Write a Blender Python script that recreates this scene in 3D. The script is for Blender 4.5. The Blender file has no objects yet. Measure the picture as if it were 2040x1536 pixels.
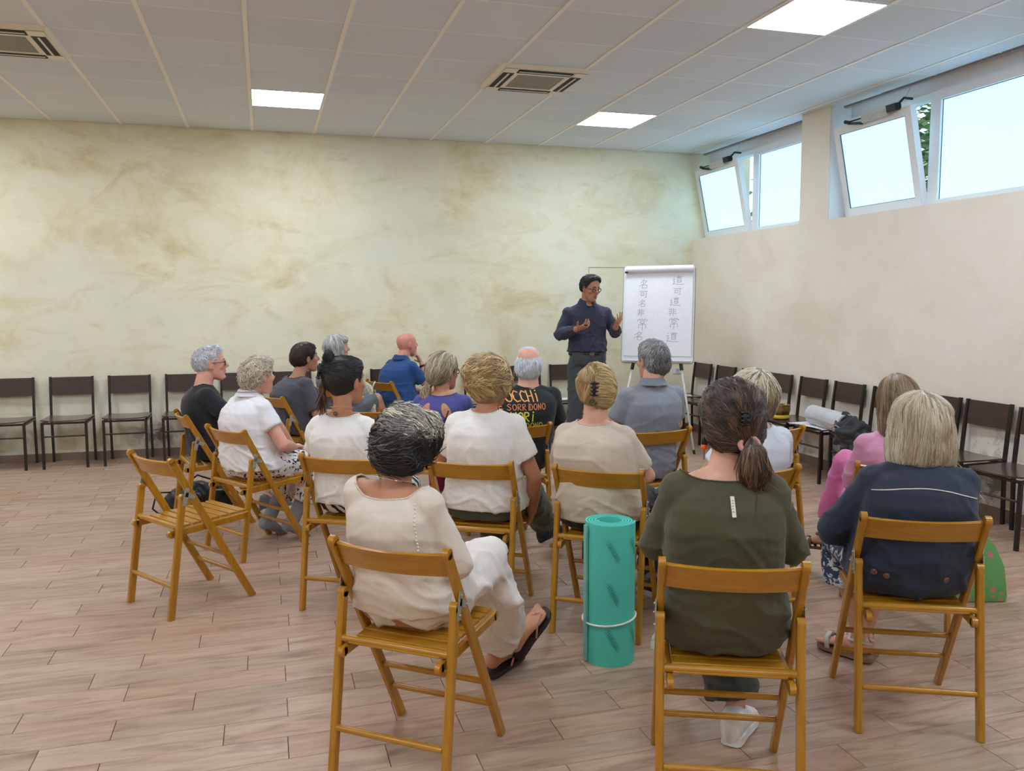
import bpy, bmesh, math, random
import numpy as np
from mathutils import Vector, Matrix, noise
from mathutils.bvhtree import BVHTree

random.seed(7)
RNG = np.random.default_rng(7)
SC = bpy.context.scene
COL = SC.collection
PI = math.pi
CAM_Z = 1.51

# ------------------------------------------------------------------ camera
def setup_camera():
    cd = bpy.data.cameras.new('camera')
    cd.sensor_fit = 'HORIZONTAL'; cd.sensor_width = 36.0
    cd.lens = 1672.5 / 2040.0 * 36.0
    cd.clip_start = 0.05; cd.clip_end = 200
    o = bpy.data.objects.new('camera', cd); COL.objects.link(o)
    yaw, pitch, roll = 0.28625, -0.09799, -0.00347
    f = Vector((math.sin(yaw) * math.cos(pitch), math.cos(yaw) * math.cos(pitch), math.sin(pitch)))
    r = Vector((math.cos(yaw), -math.sin(yaw), 0)); u = r.cross(f)
    c, q = math.cos(roll), math.sin(roll)
    r2 = c * r + q * u; u2 = -q * r + c * u
    M = Matrix((r2, u2, -f)).transposed().to_4x4()
    M.translation = Vector((0, 0, CAM_Z))
    o.matrix_world = M
    SC.camera = o
setup_camera()

# ------------------------------------------------------------------ light, sky, exposure
PANEL_EMIT = 24.0          # ceiling panels
PANE_EMIT = 1.3           # frosted panes lit by the day outside
SC.view_settings.view_transform = 'Standard'
SC.view_settings.look = 'None'
SC.view_settings.gamma = 1.0
SC.view_settings.use_curve_mapping = False
SC.view_settings.exposure = 0.22
W = bpy.data.worlds.new('sky'); SC.world = W
W.use_nodes = True
bg = W.node_tree.nodes['Background']
bg.inputs[0].default_value = (0.60, 0.80, 1.0, 1); bg.inputs[1].default_value = 1.6
try:
    SC.cycles.use_denoising = True
    SC.cycles.max_bounces = 8
    SC.cycles.diffuse_bounces = 5
    SC.cycles.sample_clamp_indirect = 6.0
    SC.cycles.caustics_reflective = False
    SC.cycles.caustics_refractive = False
except Exception:
    pass

# ------------------------------------------------------------------ tags
def tag(o, label=None, cat=None, group=None, kind=None):
    if label: o['label'] = label
    if cat: o['category'] = cat
    if group: o['group'] = group
    if kind: o['kind'] = kind
    return o

def empty(name, loc=(0, 0, 0), rotz=0.0, label=None, cat=None, group=None):
    o = bpy.data.objects.new(name, None); COL.objects.link(o)
    o.location = loc; o.rotation_euler = (0, 0, rotz); o.empty_display_size = 0.1
    return tag(o, label, cat, group)

def copy_tree(o, parent=None):
    c = o.copy(); COL.objects.link(c)
    if parent is not None: c.parent = parent
    for ch in list(o.children): copy_tree(ch, c)
    return c

# ------------------------------------------------------------------ materials
def srgb(r, g, b):
    def f(c):
        c = c / 255.0
        return c / 12.92 if c <= 0.04045 else ((c + 0.055) / 1.055) ** 2.4
    return (f(r), f(g), f(b), 1.0)

class NT:
    def __init__(s, name):
        s.m = bpy.data.materials.new(name); s.m.use_nodes = True
        s.t = s.m.node_tree; s.b = s.t.nodes['Principled BSDF']; s.out = s.t.nodes['Material Output']
    def n(s, typ, **kw):
        nd = s.t.nodes.new(typ)
        for k, v in kw.items():
            if k.startswith('_'):
                key = k[1:]
                key = int(key) if key.isdigit() else key.replace('_', ' ')
                nd.inputs[key].default_value = v
            else: setattr(nd, k, v)
        return nd
    def l(s, a, b): s.t.links.new(a, b)
    def coord(s, kind='Object', scale=(1, 1, 1), rot=(0, 0, 0)):
        tc = s.n('ShaderNodeTexCoord'); mp = s.n('ShaderNodeMapping')
        mp.inputs['Scale'].default_value = scale; mp.inputs['Rotation'].default_value = rot
        s.l(tc.outputs[kind], mp.inputs[0]); return mp.outputs[0]
    def pos(s, scale=(1, 1, 1)):
        g = s.n('ShaderNodeNewGeometry'); mp = s.n('ShaderNodeMapping'); mp.inputs['Scale'].default_value = scale
        s.l(g.outputs['Position'], mp.inputs[0]); return mp.outputs[0]
    def noise(s, vec, scale, detail=4, rough=0.5, dist=0.0):
        nd = s.n('ShaderNodeTexNoise'); nd.inputs['Scale'].default_value = scale
        nd.inputs['Detail'].default_value = detail; nd.inputs['Roughness'].default_value = rough
        nd.inputs['Distortion'].default_value = dist
        s.l(vec, nd.inputs['Vector']); return nd.outputs[0]
    def ramp(s, fac, stops, interp='LINEAR'):
        nd = s.n('ShaderNodeValToRGB'); cr = nd.color_ramp; cr.interpolation = interp
        while len(cr.elements) < len(stops): cr.elements.new(0.5)
        for e, (p, c) in zip(cr.elements, stops):
            e.position = p; e.color = c if len(c) == 4 else (*c, 1)
        s.l(fac, nd.inputs[0]); return nd.outputs[0]
    def mix(s, fac, a, b, mode='MIX'):
        nd = s.n('ShaderNodeMix', data_type='RGBA', blend_type=mode)
        for sock, v in ((nd.inputs[0], fac), (nd.inputs[6], a), (nd.inputs[7], b)):
            if isinstance(v, (int, float, tuple)): sock.default_value = v
            else: s.l(v, sock)
        return nd.outputs[2]
    def math(s, op, a, b=None):
        nd = s.n('ShaderNodeMath', operation=op)
        for i, v in enumerate((a, b)):
            if v is None: continue
            if isinstance(v, (int, float)): nd.inputs[i].default_value = v
            else: s.l(v, nd.inputs[i])
        return nd.outputs[0]
    def bump(s, h, strength=0.3, dist=0.01):
        nd = s.n('ShaderNodeBump'); nd.inputs['Strength'].default_value = strength
        nd.inputs['Distance'].default_value = dist
        s.l(h, nd.inputs['Height']); s.l(nd.outputs[0], s.b.inputs['Normal'])
    def base(s, c):
        if isinstance(c, tuple): s.b.inputs['Base Color'].default_value = c
        else: s.l(c, s.b.inputs['Base Color'])
        return s
    def rough(s, v):
        if isinstance(v, (int, float)): s.b.inputs['Roughness'].default_value = v
        else: s.l(v, s.b.inputs['Roughness'])
        return s

_mc = {}
def simple(name, col, rough=0.6, metal=0.0, var=0.06, scale=30):
    if name in _mc: return _mc[name]
    t = NT(name)
    nz = t.noise(t.coord(), scale, 3)
    c = srgb(*col)
    lo = tuple(max(0, x * (1 - var * 2)) for x in c[:3]) + (1,); hi = tuple(min(1, x * (1 + var * 2)) for x in c[:3]) + (1,)
    t.base(t.ramp(nz, [(0.3, lo), (0.7, hi)])).rough(rough)
    t.b.inputs['Metallic'].default_value = metal
    _mc[name] = t.m; return t.m

def fabric(name, col, rough=0.9, weave=260, wr=0.35, heather=0.0):
    if name in _mc: return _mc[name]
    t = NT(name); v = t.coord()
    big = t.noise(v, 5, 4, 0.6); fine = t.noise(v, weave, 2)
    c = srgb(*col); k = 0.10 + heather
    lo = tuple(x * (1 - k) for x in c[:3]) + (1,); hi = tuple(min(1, x * (1 + k)) for x in c[:3]) + (1,)
    t.base(t.ramp(fine if heather else big, [(0.3, lo), (0.7, hi)])).rough(rough)
    t.b.inputs['Sheen Weight'].default_value = 0.12
    s = t.math('ADD', t.math('MULTIPLY', big, 1.0), t.math('MULTIPLY', fine, 0.05))
    t.bump(s, wr, 0.02)
    _mc[name] = t.m; return t.m

def wood(name, c1, c2, rough=0.35, axis=2, coat=0.3):
    if name in _mc: return _mc[name]
    t = NT(name); sc = [14, 14, 14]; sc[axis] = 1.2
    oi = t.n('ShaderNodeObjectInfo'); tc = t.n('ShaderNodeTexCoord')
    ad = t.n('ShaderNodeVectorMath', operation='ADD'); t.l(tc.outputs['Object'], ad.inputs[0])
    mu = t.n('ShaderNodeVectorMath', operation='SCALE'); mu.inputs[0].default_value = (3, 5, 7)
    t.l(oi.outputs['Random'], mu.inputs['Scale']); t.l(mu.outputs[0], ad.inputs[1])
    mp = t.n('ShaderNodeMapping'); mp.inputs['Scale'].default_value = sc; t.l(ad.outputs[0], mp.inputs[0])
    nz = t.noise(mp.outputs[0], 3.0, 5, 0.6, 0.6)
    col = t.ramp(nz, [(0.25, srgb(*c1)), (0.75, srgb(*c2))])
    t.base(col).rough(rough); t.b.inputs['Coat Weight'].default_value = coat; t.b.inputs['Coat Roughness'].default_value = 0.2
    t.bump(nz, 0.08, 0.005)
    _mc[name] = t.m; return t.m

def emis(name, col, strength, rough=0.3):
    t = NT(name); t.base((0.9, 0.9, 0.9, 1)).rough(rough)
    t.b.inputs['Emission Color'].default_value = col; t.b.inputs['Emission Strength'].default_value = strength
    return t.m

def skin_mat(name, col):
    if name in _mc: return _mc[name]
    t = NT(name); v = t.coord()
    nz = t.noise(v, 14, 5, 0.6); c = srgb(*col)
    lo = (c[0] * 0.90, c[1] * 0.78, c[2] * 0.76, 1); hi = (min(1, c[0] * 1.08), c[1] * 1.1, c[2] * 1.1, 1)
    base = t.ramp(nz, [(0.3, lo), (0.7, hi)])
    at = t.n('ShaderNodeAttribute', attribute_name='tint')
    t.base(t.mix(1.0, base, at.outputs['Color'], 'MULTIPLY')).rough(0.5)
    t.b.inputs['Subsurface Weight'].default_value = 0.08
    t.b.inputs['Subsurface Radius'].default_value = (0.02, 0.008, 0.004)
    t.bump(t.noise(v, 300, 2), 0.08, 0.002)
    _mc[name] = t.m; return t.m

def hair_mat(name, stops, rough=0.45):
    if name in _mc: return _mc[name]
    t = NT(name)
    at = t.n('ShaderNodeAttribute', attribute_name='tone')
    nz = t.noise(t.coord('Object', (90, 90, 14)), 3, 3)
    f = t.math('ADD', at.outputs['Fac'], t.math('MULTIPLY', t.math('SUBTRACT', nz, 0.5), 0.35))
    t.base(t.ramp(f, [(p, srgb(*c)) for p, c in stops])).rough(rough)
    t.bump(nz, 0.2, 0.003)
    _mc[name] = t.m; return t.m

# ------------------------------------------------------------------ mesh builder
def frame_for(d, up=None):
    d = Vector(d).normalized()
    u = Vector(up) if up is not None else (Vector((0, 0, 1)) if abs(d.z) < 0.95 else Vector((0, 1, 0)))
    a = d.cross(u)
    if a.length < 1e-5: a = d.cross(Vector((1, 0, 0)))
    a.normalize(); b = a.cross(d).normalized()
    return a, b          # a = side, b = 'up'

class MB:
    def __init__(s): s.v = []; s.f = []; s.mi = []; s.cur = 0
    def add(s, vs, fs):
        k = len(s.v); s.v.extend([tuple(p) for p in vs]); s.f.extend([tuple(i + k for i in f) for f in fs])
        s.mi.extend([s.cur] * len(fs)); return s
    def box(s, c, size, R=None):
        hx, hy, hz = size[0] / 2, size[1] / 2, size[2] / 2
        vs = [Vector((x, y, z)) for x in (-hx, hx) for y in (-hy, hy) for z in (-hz, hz)]
        if R is not None: vs = [R @ q for q in vs]
        c = Vector(c)
        return s.add([c + q for q in vs], [(0, 1, 3, 2), (4, 6, 7, 5), (0, 4, 5, 1), (2, 3, 7, 6), (0, 2, 6, 4), (1, 5, 7, 3)])
    def bbox(s, x0, x1, y0, y1, z0, z1):
        return s.box(((x0 + x1) / 2, (y0 + y1) / 2, (z0 + z1) / 2), (x1 - x0, y1 - y0, z1 - z0))
    def cbox(s, c, size, ch=0.003, R=None):
        # box with chamfered long edges (octagonal section along its longest axis)
        ax = max(range(3), key=lambda i: size[i]); o = [i for i in range(3) if i != ax]
        h = [q / 2 for q in size]; a, b = h[o[0]], h[o[1]]
        prof = [(-a + ch, -b), (a - ch, -b), (a, -b + ch), (a, b - ch), (a - ch, b), (-a + ch, b), (-a, b - ch), (-a, -b + ch)]
        rings = []
        for e in (-h[ax], h[ax]):
            ring = []
            for p, q in prof:
                v = [0, 0, 0]; v[ax] = e; v[o[0]] = p; v[o[1]] = q; v = Vector(v)
                ring.append(Vector(c) + (R @ v if R is not None else v))
            rings.append(ring)
        return s.rings(rings)
    def bar(s, p0, p1, w, h, up=None, ch=None):
        p0, p1 = Vector(p0), Vector(p1); d = p1 - p0
        a, b = frame_for(d, up); R = Matrix((a, b, d.normalized())).transposed()
        if ch: return s.cbox((p0 + p1) / 2, (w, h, d.length), ch, R)
        return s.box((p0 + p1) / 2, (w, h, d.length), R)
    def rings(s, rings, caps=True, closed=False):
        n = len(rings[0]); m = len(rings); vs = [p for r in rings for p in r]; fs = []
        for j in range(m - 1 + (1 if closed else 0)):
            j2 = (j + 1) % m
            for i in range(n):
                fs.append((j * n + i, j * n + (i + 1) % n, j2 * n + (i + 1) % n, j2 * n + i))
        if caps and not closed:
            fs.append(tuple(reversed(range(n)))); fs.append(tuple((m - 1) * n + i for i in range(n)))
        return s.add(vs, fs)
    def tube(s, pts, rad, n=10, up=None, caps=True, closed=False, twist=0.0):
        pts = [Vector(p) for p in pts]; m = len(pts); rings = []
        a = None
        for i, p in enumerate(pts):
            if closed: d = pts[(i + 1) % m] - pts[i - 1]
            else: d = pts[min(i + 1, m - 1)] - pts[max(i - 1, 0)]
            if d.length < 1e-9: d = Vector((0, 0, 1))
            d.normalize()
            if a is None or up is not None: a, b = frame_for(d, up)
            else:
                a = (a - d * a.dot(d))
                if a.length < 1e-6: a, b = frame_for(d)
                a.normalize(); b = a.cross(d).normalized()
            r = rad[i] if isinstance(rad, list) else rad
            ra, rb = r if isinstance(r, (list, tuple)) else (r, r)
            rings.append([p + a * (ra * math.cos(2 * PI * k / n + twist)) + b * (rb * math.sin(2 * PI * k / n + twist)) for k in range(n)])
        # orient outward
        return s.rings([list(reversed(r)) for r in rings], caps, closed)
    def cap(s, p0, p1, r0, r1, n=12, flat=1.0, up=None):
        p0, p1 = Vector(p0), Vector(p1); d = (p1 - p0)
        if d.length < 1e-6: d = Vector((0, 0, 1e-4))
        u = d.normalized(); P = []; Rr = []
        for t, q in ((-1, 0.02), (-0.85, 0.52), (-0.5, 0.86), (0, 1)):
            P.append(p0 + u * (r0 * t * flat ** 0)); Rr.append(r0 * q)
        for t, q in ((0, 1), (0.5, 0.86), (0.85, 0.52), (1, 0.02)):
            P.append(p1 + u * (r1 * t)); Rr.append(r1 * q)
        Rr = [(r, r * flat) for r in Rr]
        return s.tube(P, Rr, n, up=up if up is not None else frame_for(u)[1])
    def ell(s, c, r, R=None, nu=14, nv=9):
        c = Vector(c); vs = []; fs = []
        for j in range(1, nv):
            th = PI * j / nv
            for i in range(nu):
                ph = 2 * PI * i / nu
                q = Vector((r[0] * math.sin(th) * math.cos(ph), r[1] * math.sin(th) * math.sin(ph), r[2] * math.cos(th)))
                vs.append(c + (R @ q if R is not None else q))
        top, bot = len(vs), len(vs) + 1
        for z in (r[2], -r[2]):
            q = Vector((0, 0, z)); vs.append(c + (R @ q if R is not None else q))
        for j in range(nv - 2):
            for i in range(nu):
                fs.append((j * nu + i, (j + 1) * nu + i, (j + 1) * nu + (i + 1) % nu, j * nu + (i + 1) % nu))
        for i in range(nu):
            fs.append((top, i, (i + 1) % nu)); fs.append((bot, (nv - 2) * nu + (i + 1) % nu, (nv - 2) * nu + i))
        return s.add(vs, fs)
    def lathe(s, prof, c=(0, 0, 0), n=32, R=None):
        c = Vector(c); rings = []
        for r, z in prof:
            ring = [Vector((r * math.cos(2 * PI * k / n), r * math.sin(2 * PI * k / n), z)) for k in range(n)]
            rings.append([c + (R @ q if R is not None else q) for q in ring])
        return s.rings(rings, True)
    def quad(s, a, b, c, d): return s.add([a, b, c, d], [(0, 1, 2, 3)])
    def xf(s, M): s.v = [tuple(M @ Vector(p)) for p in s.v]; return s
    def mesh(s, name):
        me = bpy.data.meshes.new(name); me.from_pydata(s.v, [], s.f); me.update()
        return me
    def build(s, name, mats, parent=None, smooth=False, angle=None):
        me = s.mesh(name)
        if not isinstance(mats, (list, tuple)): mats = [mats]
        for m in mats: me.materials.append(m)
        if len(mats) > 1: me.polygons.foreach_set('material_index', s.mi)
        if smooth or angle: me.polygons.foreach_set('use_smooth', [True] * len(me.polygons))
        o = bpy.data.objects.new(name, me); COL.objects.link(o)
        if angle: me.set_sharp_from_angle(angle=math.radians(angle))
        if parent is not None: o.parent = parent
        return o

def obj_of(name, me, mats, parent=None, smooth=True):
    if not isinstance(mats, (list, tuple)): mats = [mats]
    me.materials.clear()
    for m in mats: me.materials.append(m)
    if smooth: me.polygons.foreach_set('use_smooth', [True] * len(me.polygons))
    o = bpy.data.objects.new(name, me); COL.objects.link(o)
    if parent is not None: o.parent = parent
    return o

def remesh(mb, vox, smooth=3, dec=None, name='m'):
    me = mb.mesh('tmp'); o = bpy.data.objects.new('tmp', me); COL.objects.link(o)
    m = o.modifiers.new('r', 'REMESH'); m.mode = 'VOXEL'; m.voxel_size = vox; m.adaptivity = 0.0
    if smooth:
        sm = o.modifiers.new('s', 'SMOOTH'); sm.factor = 0.5; sm.iterations = smooth
    if dec:
        d = o.modifiers.new('d', 'DECIMATE'); d.ratio = dec
    dg = bpy.context.evaluated_depsgraph_get()
    out = bpy.data.meshes.new_from_object(o.evaluated_get(dg)); out.name = name
    bpy.data.objects.remove(o); bpy.data.meshes.remove(me)
    return out

def get_co(me):
    a = np.empty(len(me.vertices) * 3); me.vertices.foreach_get('co', a); return a.reshape(-1, 3)
def get_no(me):
    a = np.empty(len(me.vertices) * 3); me.vertices.foreach_get('normal', a); return a.reshape(-1, 3)
def set_co(me, a): me.vertices.foreach_set('co', a.ravel()); me.update()

def clip_mesh(me, fn, snap):
    """remove where fn(co) < 0, snapping vertices near the zero line onto it so the edge is clean"""
    for _ in range(2):
        co = get_co(me); f = fn(co); g = np.zeros_like(co); e = 1e-4
        for k in range(3):
            d = co.copy(); d[:, k] += e; g[:, k] = (fn(d) - f) / e
        gn = (g * g).sum(1) + 1e-9; near = np.abs(f) / np.sqrt(gn) < snap
        co[near] -= (g[near] * (f[near] / gn[near])[:, None])
        set_co(me, co)
    f = fn(get_co(me)); bm = bmesh.new(); bm.from_mesh(me); bm.verts.ensure_lookup_table()
    dead = [fc for fc in bm.faces if sum(f[v.index] for v in fc.verts) / len(fc.verts) < 0]
    bmesh.ops.delete(bm, geom=dead, context='FACES'); bm.to_mesh(me); bm.free(); me.update()

def vnoise(co, sc, off=0.0):
    out = np.empty(len(co)); a = co * np.array(sc)
    for i in range(len(a)): out[i] = noise.noise((a[i, 0] + off, a[i, 1] + off * 1.7, a[i, 2] - off))
    return out
# ------------------------------------------------------------------ room
BY, RX, CZ = 8.97, 4.845, 3.229      # back wall, right wall face, ceiling height
LX, FY = -7.4, -4.2                  # left and rear walls, outside the view
WX = 5.04                            # window frame plane
SILL = 2.24

def plaster(name, base, light, ochre, grey, streak=1.0, axis='X', damp=(), flakes=()):
    t = NT(name); p = t.pos()
    warp = t.noise(p, 0.7, 3, 0.5, 0.4)
    br = t.noise(t.pos((1.0, 1.0, 1.3)), 1.3, 9, 0.66, 0.5)
    c = t.ramp(br, [(0.30, srgb(*ochre)), (0.48, srgb(*base)), (0.66, srgb(*light))])
    c = t.mix(t.ramp(warp, [(0.42, (0, 0, 0)), (0.66, (0.8 * streak,) * 3)]), c, srgb(*grey))
    # broad diagonal brush washes
    mp = t.n('ShaderNodeMapping'); mp.inputs['Rotation'].default_value = (0.3, 0.6, 0.4); mp.inputs['Scale'].default_value = (1.0, 1.0, 2.6)
    t.l(p, mp.inputs[0]); sw = t.noise(mp.outputs[0], 1.6, 9, 0.72, 0.9)
    c = t.mix(t.ramp(sw, [(0.53, (0, 0, 0)), (0.70, (0.62 * streak,) * 3)]), c, srgb(*ochre))
    mp2 = t.n('ShaderNodeMapping'); mp2.inputs['Rotation'].default_value = (0.2, -0.7, 1.4); mp2.inputs['Scale'].default_value = (1.0, 1.0, 3.0)
    t.l(p, mp2.inputs[0]); sw2 = t.noise(mp2.outputs[0], 2.6, 9, 0.75, 0.7)
    c = t.mix(t.ramp(sw2, [(0.54, (0, 0, 0)), (0.70, (0.55 * streak,) * 3)]), c, srgb(*light))
    # damp and flaking patches low on the wall, each with its own shape
    g = t.n('ShaderNodeNewGeometry'); sx = t.n('ShaderNodeSeparateXYZ'); t.l(g.outputs['Position'], sx.inputs[0])
    low = t.n('ShaderNodeMapRange'); low.inputs[1].default_value = 0.75; low.inputs[2].default_value = 0.08
    t.l(sx.outputs['Z'], low.inputs[0])
    dn = t.noise(t.pos((1, 1, 1)), 2.6, 8, 0.68, 0.6)
    f = t.math('MULTIPLY', low.outputs[0], t.ramp(dn, [(0.42, (0, 0, 0)), (0.60, (1, 1, 1))]))
    c = t.mix(t.math('MULTIPLY', f, 0.75), c, srgb(196, 190, 178))
    dk = t.noise(p, 7.0, 8, 0.75, 0.8)
    low2 = t.n('ShaderNodeMapRange'); low2.inputs[1].default_value = 0.45; low2.inputs[2].default_value = 0.12
    t.l(sx.outputs['Z'], low2.inputs[0])
    f2 = t.math('MULTIPLY', t.math('MULTIPLY', low2.outputs[0], t.ramp(dk, [(0.52, (0, 0, 0)), (0.62, (1, 1, 1))])), t.ramp(dn, [(0.45, (0, 0, 0)), (0.6, (1, 1, 1))]))
    c = t.mix(t.math('MULTIPLY', f2, 0.8), c, srgb(88, 84, 80))
    def blot(ps, th, col, amt, cc):
        # a patch with a ragged outline of its own at (along the wall, height)
        for (u, z, ru, rz) in ps:
            du = t.math('DIVIDE', t.math('SUBTRACT', sx.outputs[axis], u), ru); dz = t.math('DIVIDE', t.math('SUBTRACT', sx.outputs['Z'], z), rz)
            d = t.math('SQRT', t.math('ADD', t.math('MULTIPLY', du, du), t.math('MULTIPLY', dz, dz)))
            k = t.math('ADD', t.math('SUBTRACT', 1.0, d), t.math('MULTIPLY', t.math('SUBTRACT', dk, 0.5), 4.5))
            cc = t.mix(t.ramp(k, [(th, (0, 0, 0)), (min(1, th + .22), (amt,) * 3)]), cc, srgb(*col))
        return cc
    c = blot([(u, z, a * 1.5, b_ * 1.5) for u, z, a, b_ in damp], .25, (198, 192, 182), .8, c)
    c = blot(damp, .45, (96, 92, 88), .75, c); c = blot(flakes, .40, (236, 230, 220), .85, c)
    t.base(c).rough(0.75)
    h = t.math('ADD', br, t.math('MULTIPLY', t.noise(p, 60, 4), 0.15))
    t.bump(h, 0.05, 0.02)
    return t.m

M_WALLB = plaster('plaster_yellow', (240, 232, 198), (246, 242, 218), (214, 198, 144), (232, 231, 212), 1.0, 'X', [(-1.05, .20, .16, .12), (-.72, .18, .20, .10), (-.35, .14, .25, .08), (.9, .15, .2, .08)])
M_WALLR = plaster('plaster_beige', (240, 229, 212), (245, 237, 224), (230, 216, 194), (236, 228, 216), 0.5, 'Y', [(6.9, .2, .2, .07), (6.2, .16, .22, .07), (5.75, .18, .1, .08), (4.55, .30, .16, .22), (4.0, .2, .3, .1), (7.8, .2, .3, .08)], [(6.38, .98, .05, .06), (6.1, .93, .07, .11), (5.95, .82, .05, .05), (6.5, .62, .12, .08), (5.2, .5, .2, .12), (4.4, .55, .15, .12)])
M_REVEAL = simple('reveal_white', (240, 240, 244), 0.8, var=.005)
M_WHITE = simple('window_white', (238, 238, 240), 0.35, var=0.01)
M_BASE = wood('baseboard_tile', (120, 98, 84), (146, 122, 106), 0.5, 0, 0.0)

def structure(name, mb, m, parent=None, **k):
    o = mb.build(name, m, parent, **k)
    if parent is None: o['kind'] = 'structure'
    return o

b = MB(); b.bbox(LX - .2, 5.6, BY, BY + .25, -.05, CZ + .3)
structure('wall_back', b, M_WALLB)
b = MB(); b.bbox(RX, 5.3, FY, BY, -.05, SILL)
# pillars between the window bays, from the sill up to the ceiling
bays = [(8.97, 6.90), (6.49, 4.43), (4.02, 1.96), (1.55, -0.51), (-0.92, -2.98)]
prev = BY
for (y1, y0) in bays:
    if prev - y1 > 0.05: b.bbox(RX, 5.3, y1, prev, SILL, CZ + .2)
    prev = y0
b.bbox(RX, 5.3, FY, prev, SILL, CZ + .2)
structure('wall_right', b, M_WALLR)
b = MB(); b.bbox(WX + .03, 5.3, FY, BY, 3.13, CZ + .2)
structure('trim_1', b, M_REVEAL)          # white lintel above the windows
b = MB(); b.bbox(LX - .2, LX, FY, BY, -.05, CZ + .3); structure('wall_left', b, M_WALLB)
b = MB(); b.bbox(LX - .2, 5.6, FY - .2, FY, -.05, CZ + .3); structure('wall_rear', b, M_WALLB)
b = MB(); b.bbox(LX, RX, BY - .012, BY, 0, .075); structure('baseboard_back', b, M_BASE)
b = MB(); b.bbox(RX - .012, RX, FY, BY - .012, 0, .085); structure('baseboard_right', b, M_BASE)
# reveals of the pillars, white with the daylight's blue put into the colour
b = MB()
for (y1, y0) in bays:
    if y1 < BY: b.bbox(RX + .012, WX + .02, y1, y1 + .004 - .008, SILL, CZ)
    b.bbox(RX + .012, WX + .02, y0, y0 + .004, SILL, CZ)
structure('trim_2', b, M_REVEAL)
# thin plaster chase drawn on the back wall (old opening outline)
b = MB()
b.bbox(3.553, 4.365, BY - .003, BY + .01, 1.905, 1.914); b.bbox(3.550, 3.556, BY - .003, BY + .01, .4, 1.91); b.bbox(4.362, 4.368, BY - .003, BY + .01, 1.86, 1.91)
structure('trim_3', b, simple('chase_line', (176, 170, 146), 0.8), None)

# ------------------------------------------------------------------ floor of wood-look tiles
def plank_mat():
    t = NT('plank_tile')
    g = t.n('ShaderNodeNewGeometry'); oi = t.n('ShaderNodeObjectInfo')
    rnd = t.math('FRACT', t.math('ADD', g.outputs['Random Per Island'], t.math('MULTIPLY', oi.outputs['Random'], 7.3)))
    mp = t.n('ShaderNodeMapping'); mp.inputs['Scale'].default_value = (1.3, 9.0, 1.0)
    off = t.n('ShaderNodeCombineXYZ'); t.l(t.math('MULTIPLY', rnd, 37.0), off.inputs[0]); t.l(t.math('MULTIPLY', rnd, 91.0), off.inputs[1])
    t.l(g.outputs['Position'], mp.inputs[0]); t.l(off.outputs[0], mp.inputs['Location'])
    grain = t.noise(mp.outputs[0], 2.2, 8, 0.62, 0.9)
    c = t.ramp(grain, [(0.28, srgb(150, 128, 114)), (0.46, srgb(184, 163, 146)), (0.62, srgb(197, 178, 162)), (0.8, srgb(182, 166, 149))])
    tone = t.ramp(rnd, [(0.0, srgb(238, 214, 200)), (0.35, srgb(252, 238, 228)), (0.7, srgb(228, 216, 204)), (1.0, srgb(246, 226, 214))])
    c = t.mix(1.0, c, tone, 'MULTIPLY')
    # knots
    mp2 = t.n('ShaderNodeMapping'); mp2.inputs['Scale'].default_value = (2.4, 7.5, 1.0); t.l(g.outputs['Position'], mp2.inputs[0]); t.l(off.outputs[0], mp2.inputs['Location'])
    kn = t.noise(mp2.outputs[0], 1.1, 4, 0.55, 0.5)
    c = t.mix(t.ramp(kn, [(0.60, (0, 0, 0)), (0.74, (0.55, 0.55, 0.55))]), c, srgb(118, 102, 92))
    t.base(c); t.rough(t.ramp(grain, [(0.3, (0.5, 0.5, 0.5)), (0.7, (0.36, 0.36, 0.36))]))
    t.b.inputs['Specular IOR Level'].default_value = 0.45
    t.bump(grain, 0.10, 0.004)
    return t.m
M_PLANK = plank_mat()
b = MB(); b.bbox(LX, RX, FY, BY, -.08, -.007)
floor = b.build('floor', simple('grout', (92, 76, 66), 0.9)); floor['kind'] = 'structure'

def plank_shape(L, Wd, T=0.007, bv=0.0012):
    hx, hy = L / 2, Wd / 2
    vs = []
    for z, k in ((-T, 0), (-bv, 0), (0, bv)):
        vs += [(-hx + k, -hy + k, z), (hx - k, -hy + k, z), (hx - k, hy - k, z), (-hx + k, hy - k, z)]
    fs = [(8, 9, 10, 11)]
    for r in (0, 4):
        for i in range(4): fs.append((r + i, r + (i + 1) % 4, r + 4 + (i + 1) % 4, r + 4 + i))
    return vs, fs
OFFS = {0: -.18, 1: .04, 2: -.30, 3: .04, 4: -.11, 5: .06, 6: -.32, 7: .07, -1: .035}
rr = random.Random(3); cells = []
def seen_from_cam(x, y, z, m=0.04):
    q = SC.camera.matrix_world.inverted() @ Vector((x, y, z))
    if q.z > -0.1: return False
    u = q.x / -q.z * 1672.5 / 1020; v = q.y / -q.z * 1672.5 / 768
    return abs(u) < 1 + m and abs(v) < 1 + m
bpy.context.view_layer.update()
k0 = math.floor((FY - 2.92) / .15); k1 = math.ceil((BY - 2.92) / .15)
for k in range(k0, k1):
    y = 2.92 + .15 * k; o = OFFS.get(k, 0.04 if k % 2 else -rr.uniform(.08, .36))
    ya, yb = max(y, FY) + .0012, min(y + .15, BY) - .0012
    if yb - ya < .01: continue
    i0 = math.floor((LX - o) / .6)
    for i in range(i0, math.ceil((RX - o) / .6)):
        xa, xb = max(o + .6 * i, LX) + .0012, min(o + .6 * i + .6, RX) - .0012
        if xb - xa < .02: continue
        cells.append(((xa + xb) / 2, (ya + yb) / 2, xb - xa, yb - ya))
cells.sort(key=lambda c: c[0] ** 2 + c[1] ** 2)
seen = [c for c in cells if any(seen_from_cam(c[0] + sx * c[2] / 2, c[1] + sy * c[3] / 2, 0, 0) for sx in (-1, 0, 1) for sy in (-1, 1))]
single = set(seen[:300]); cache = {}; rest = MB()
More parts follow.
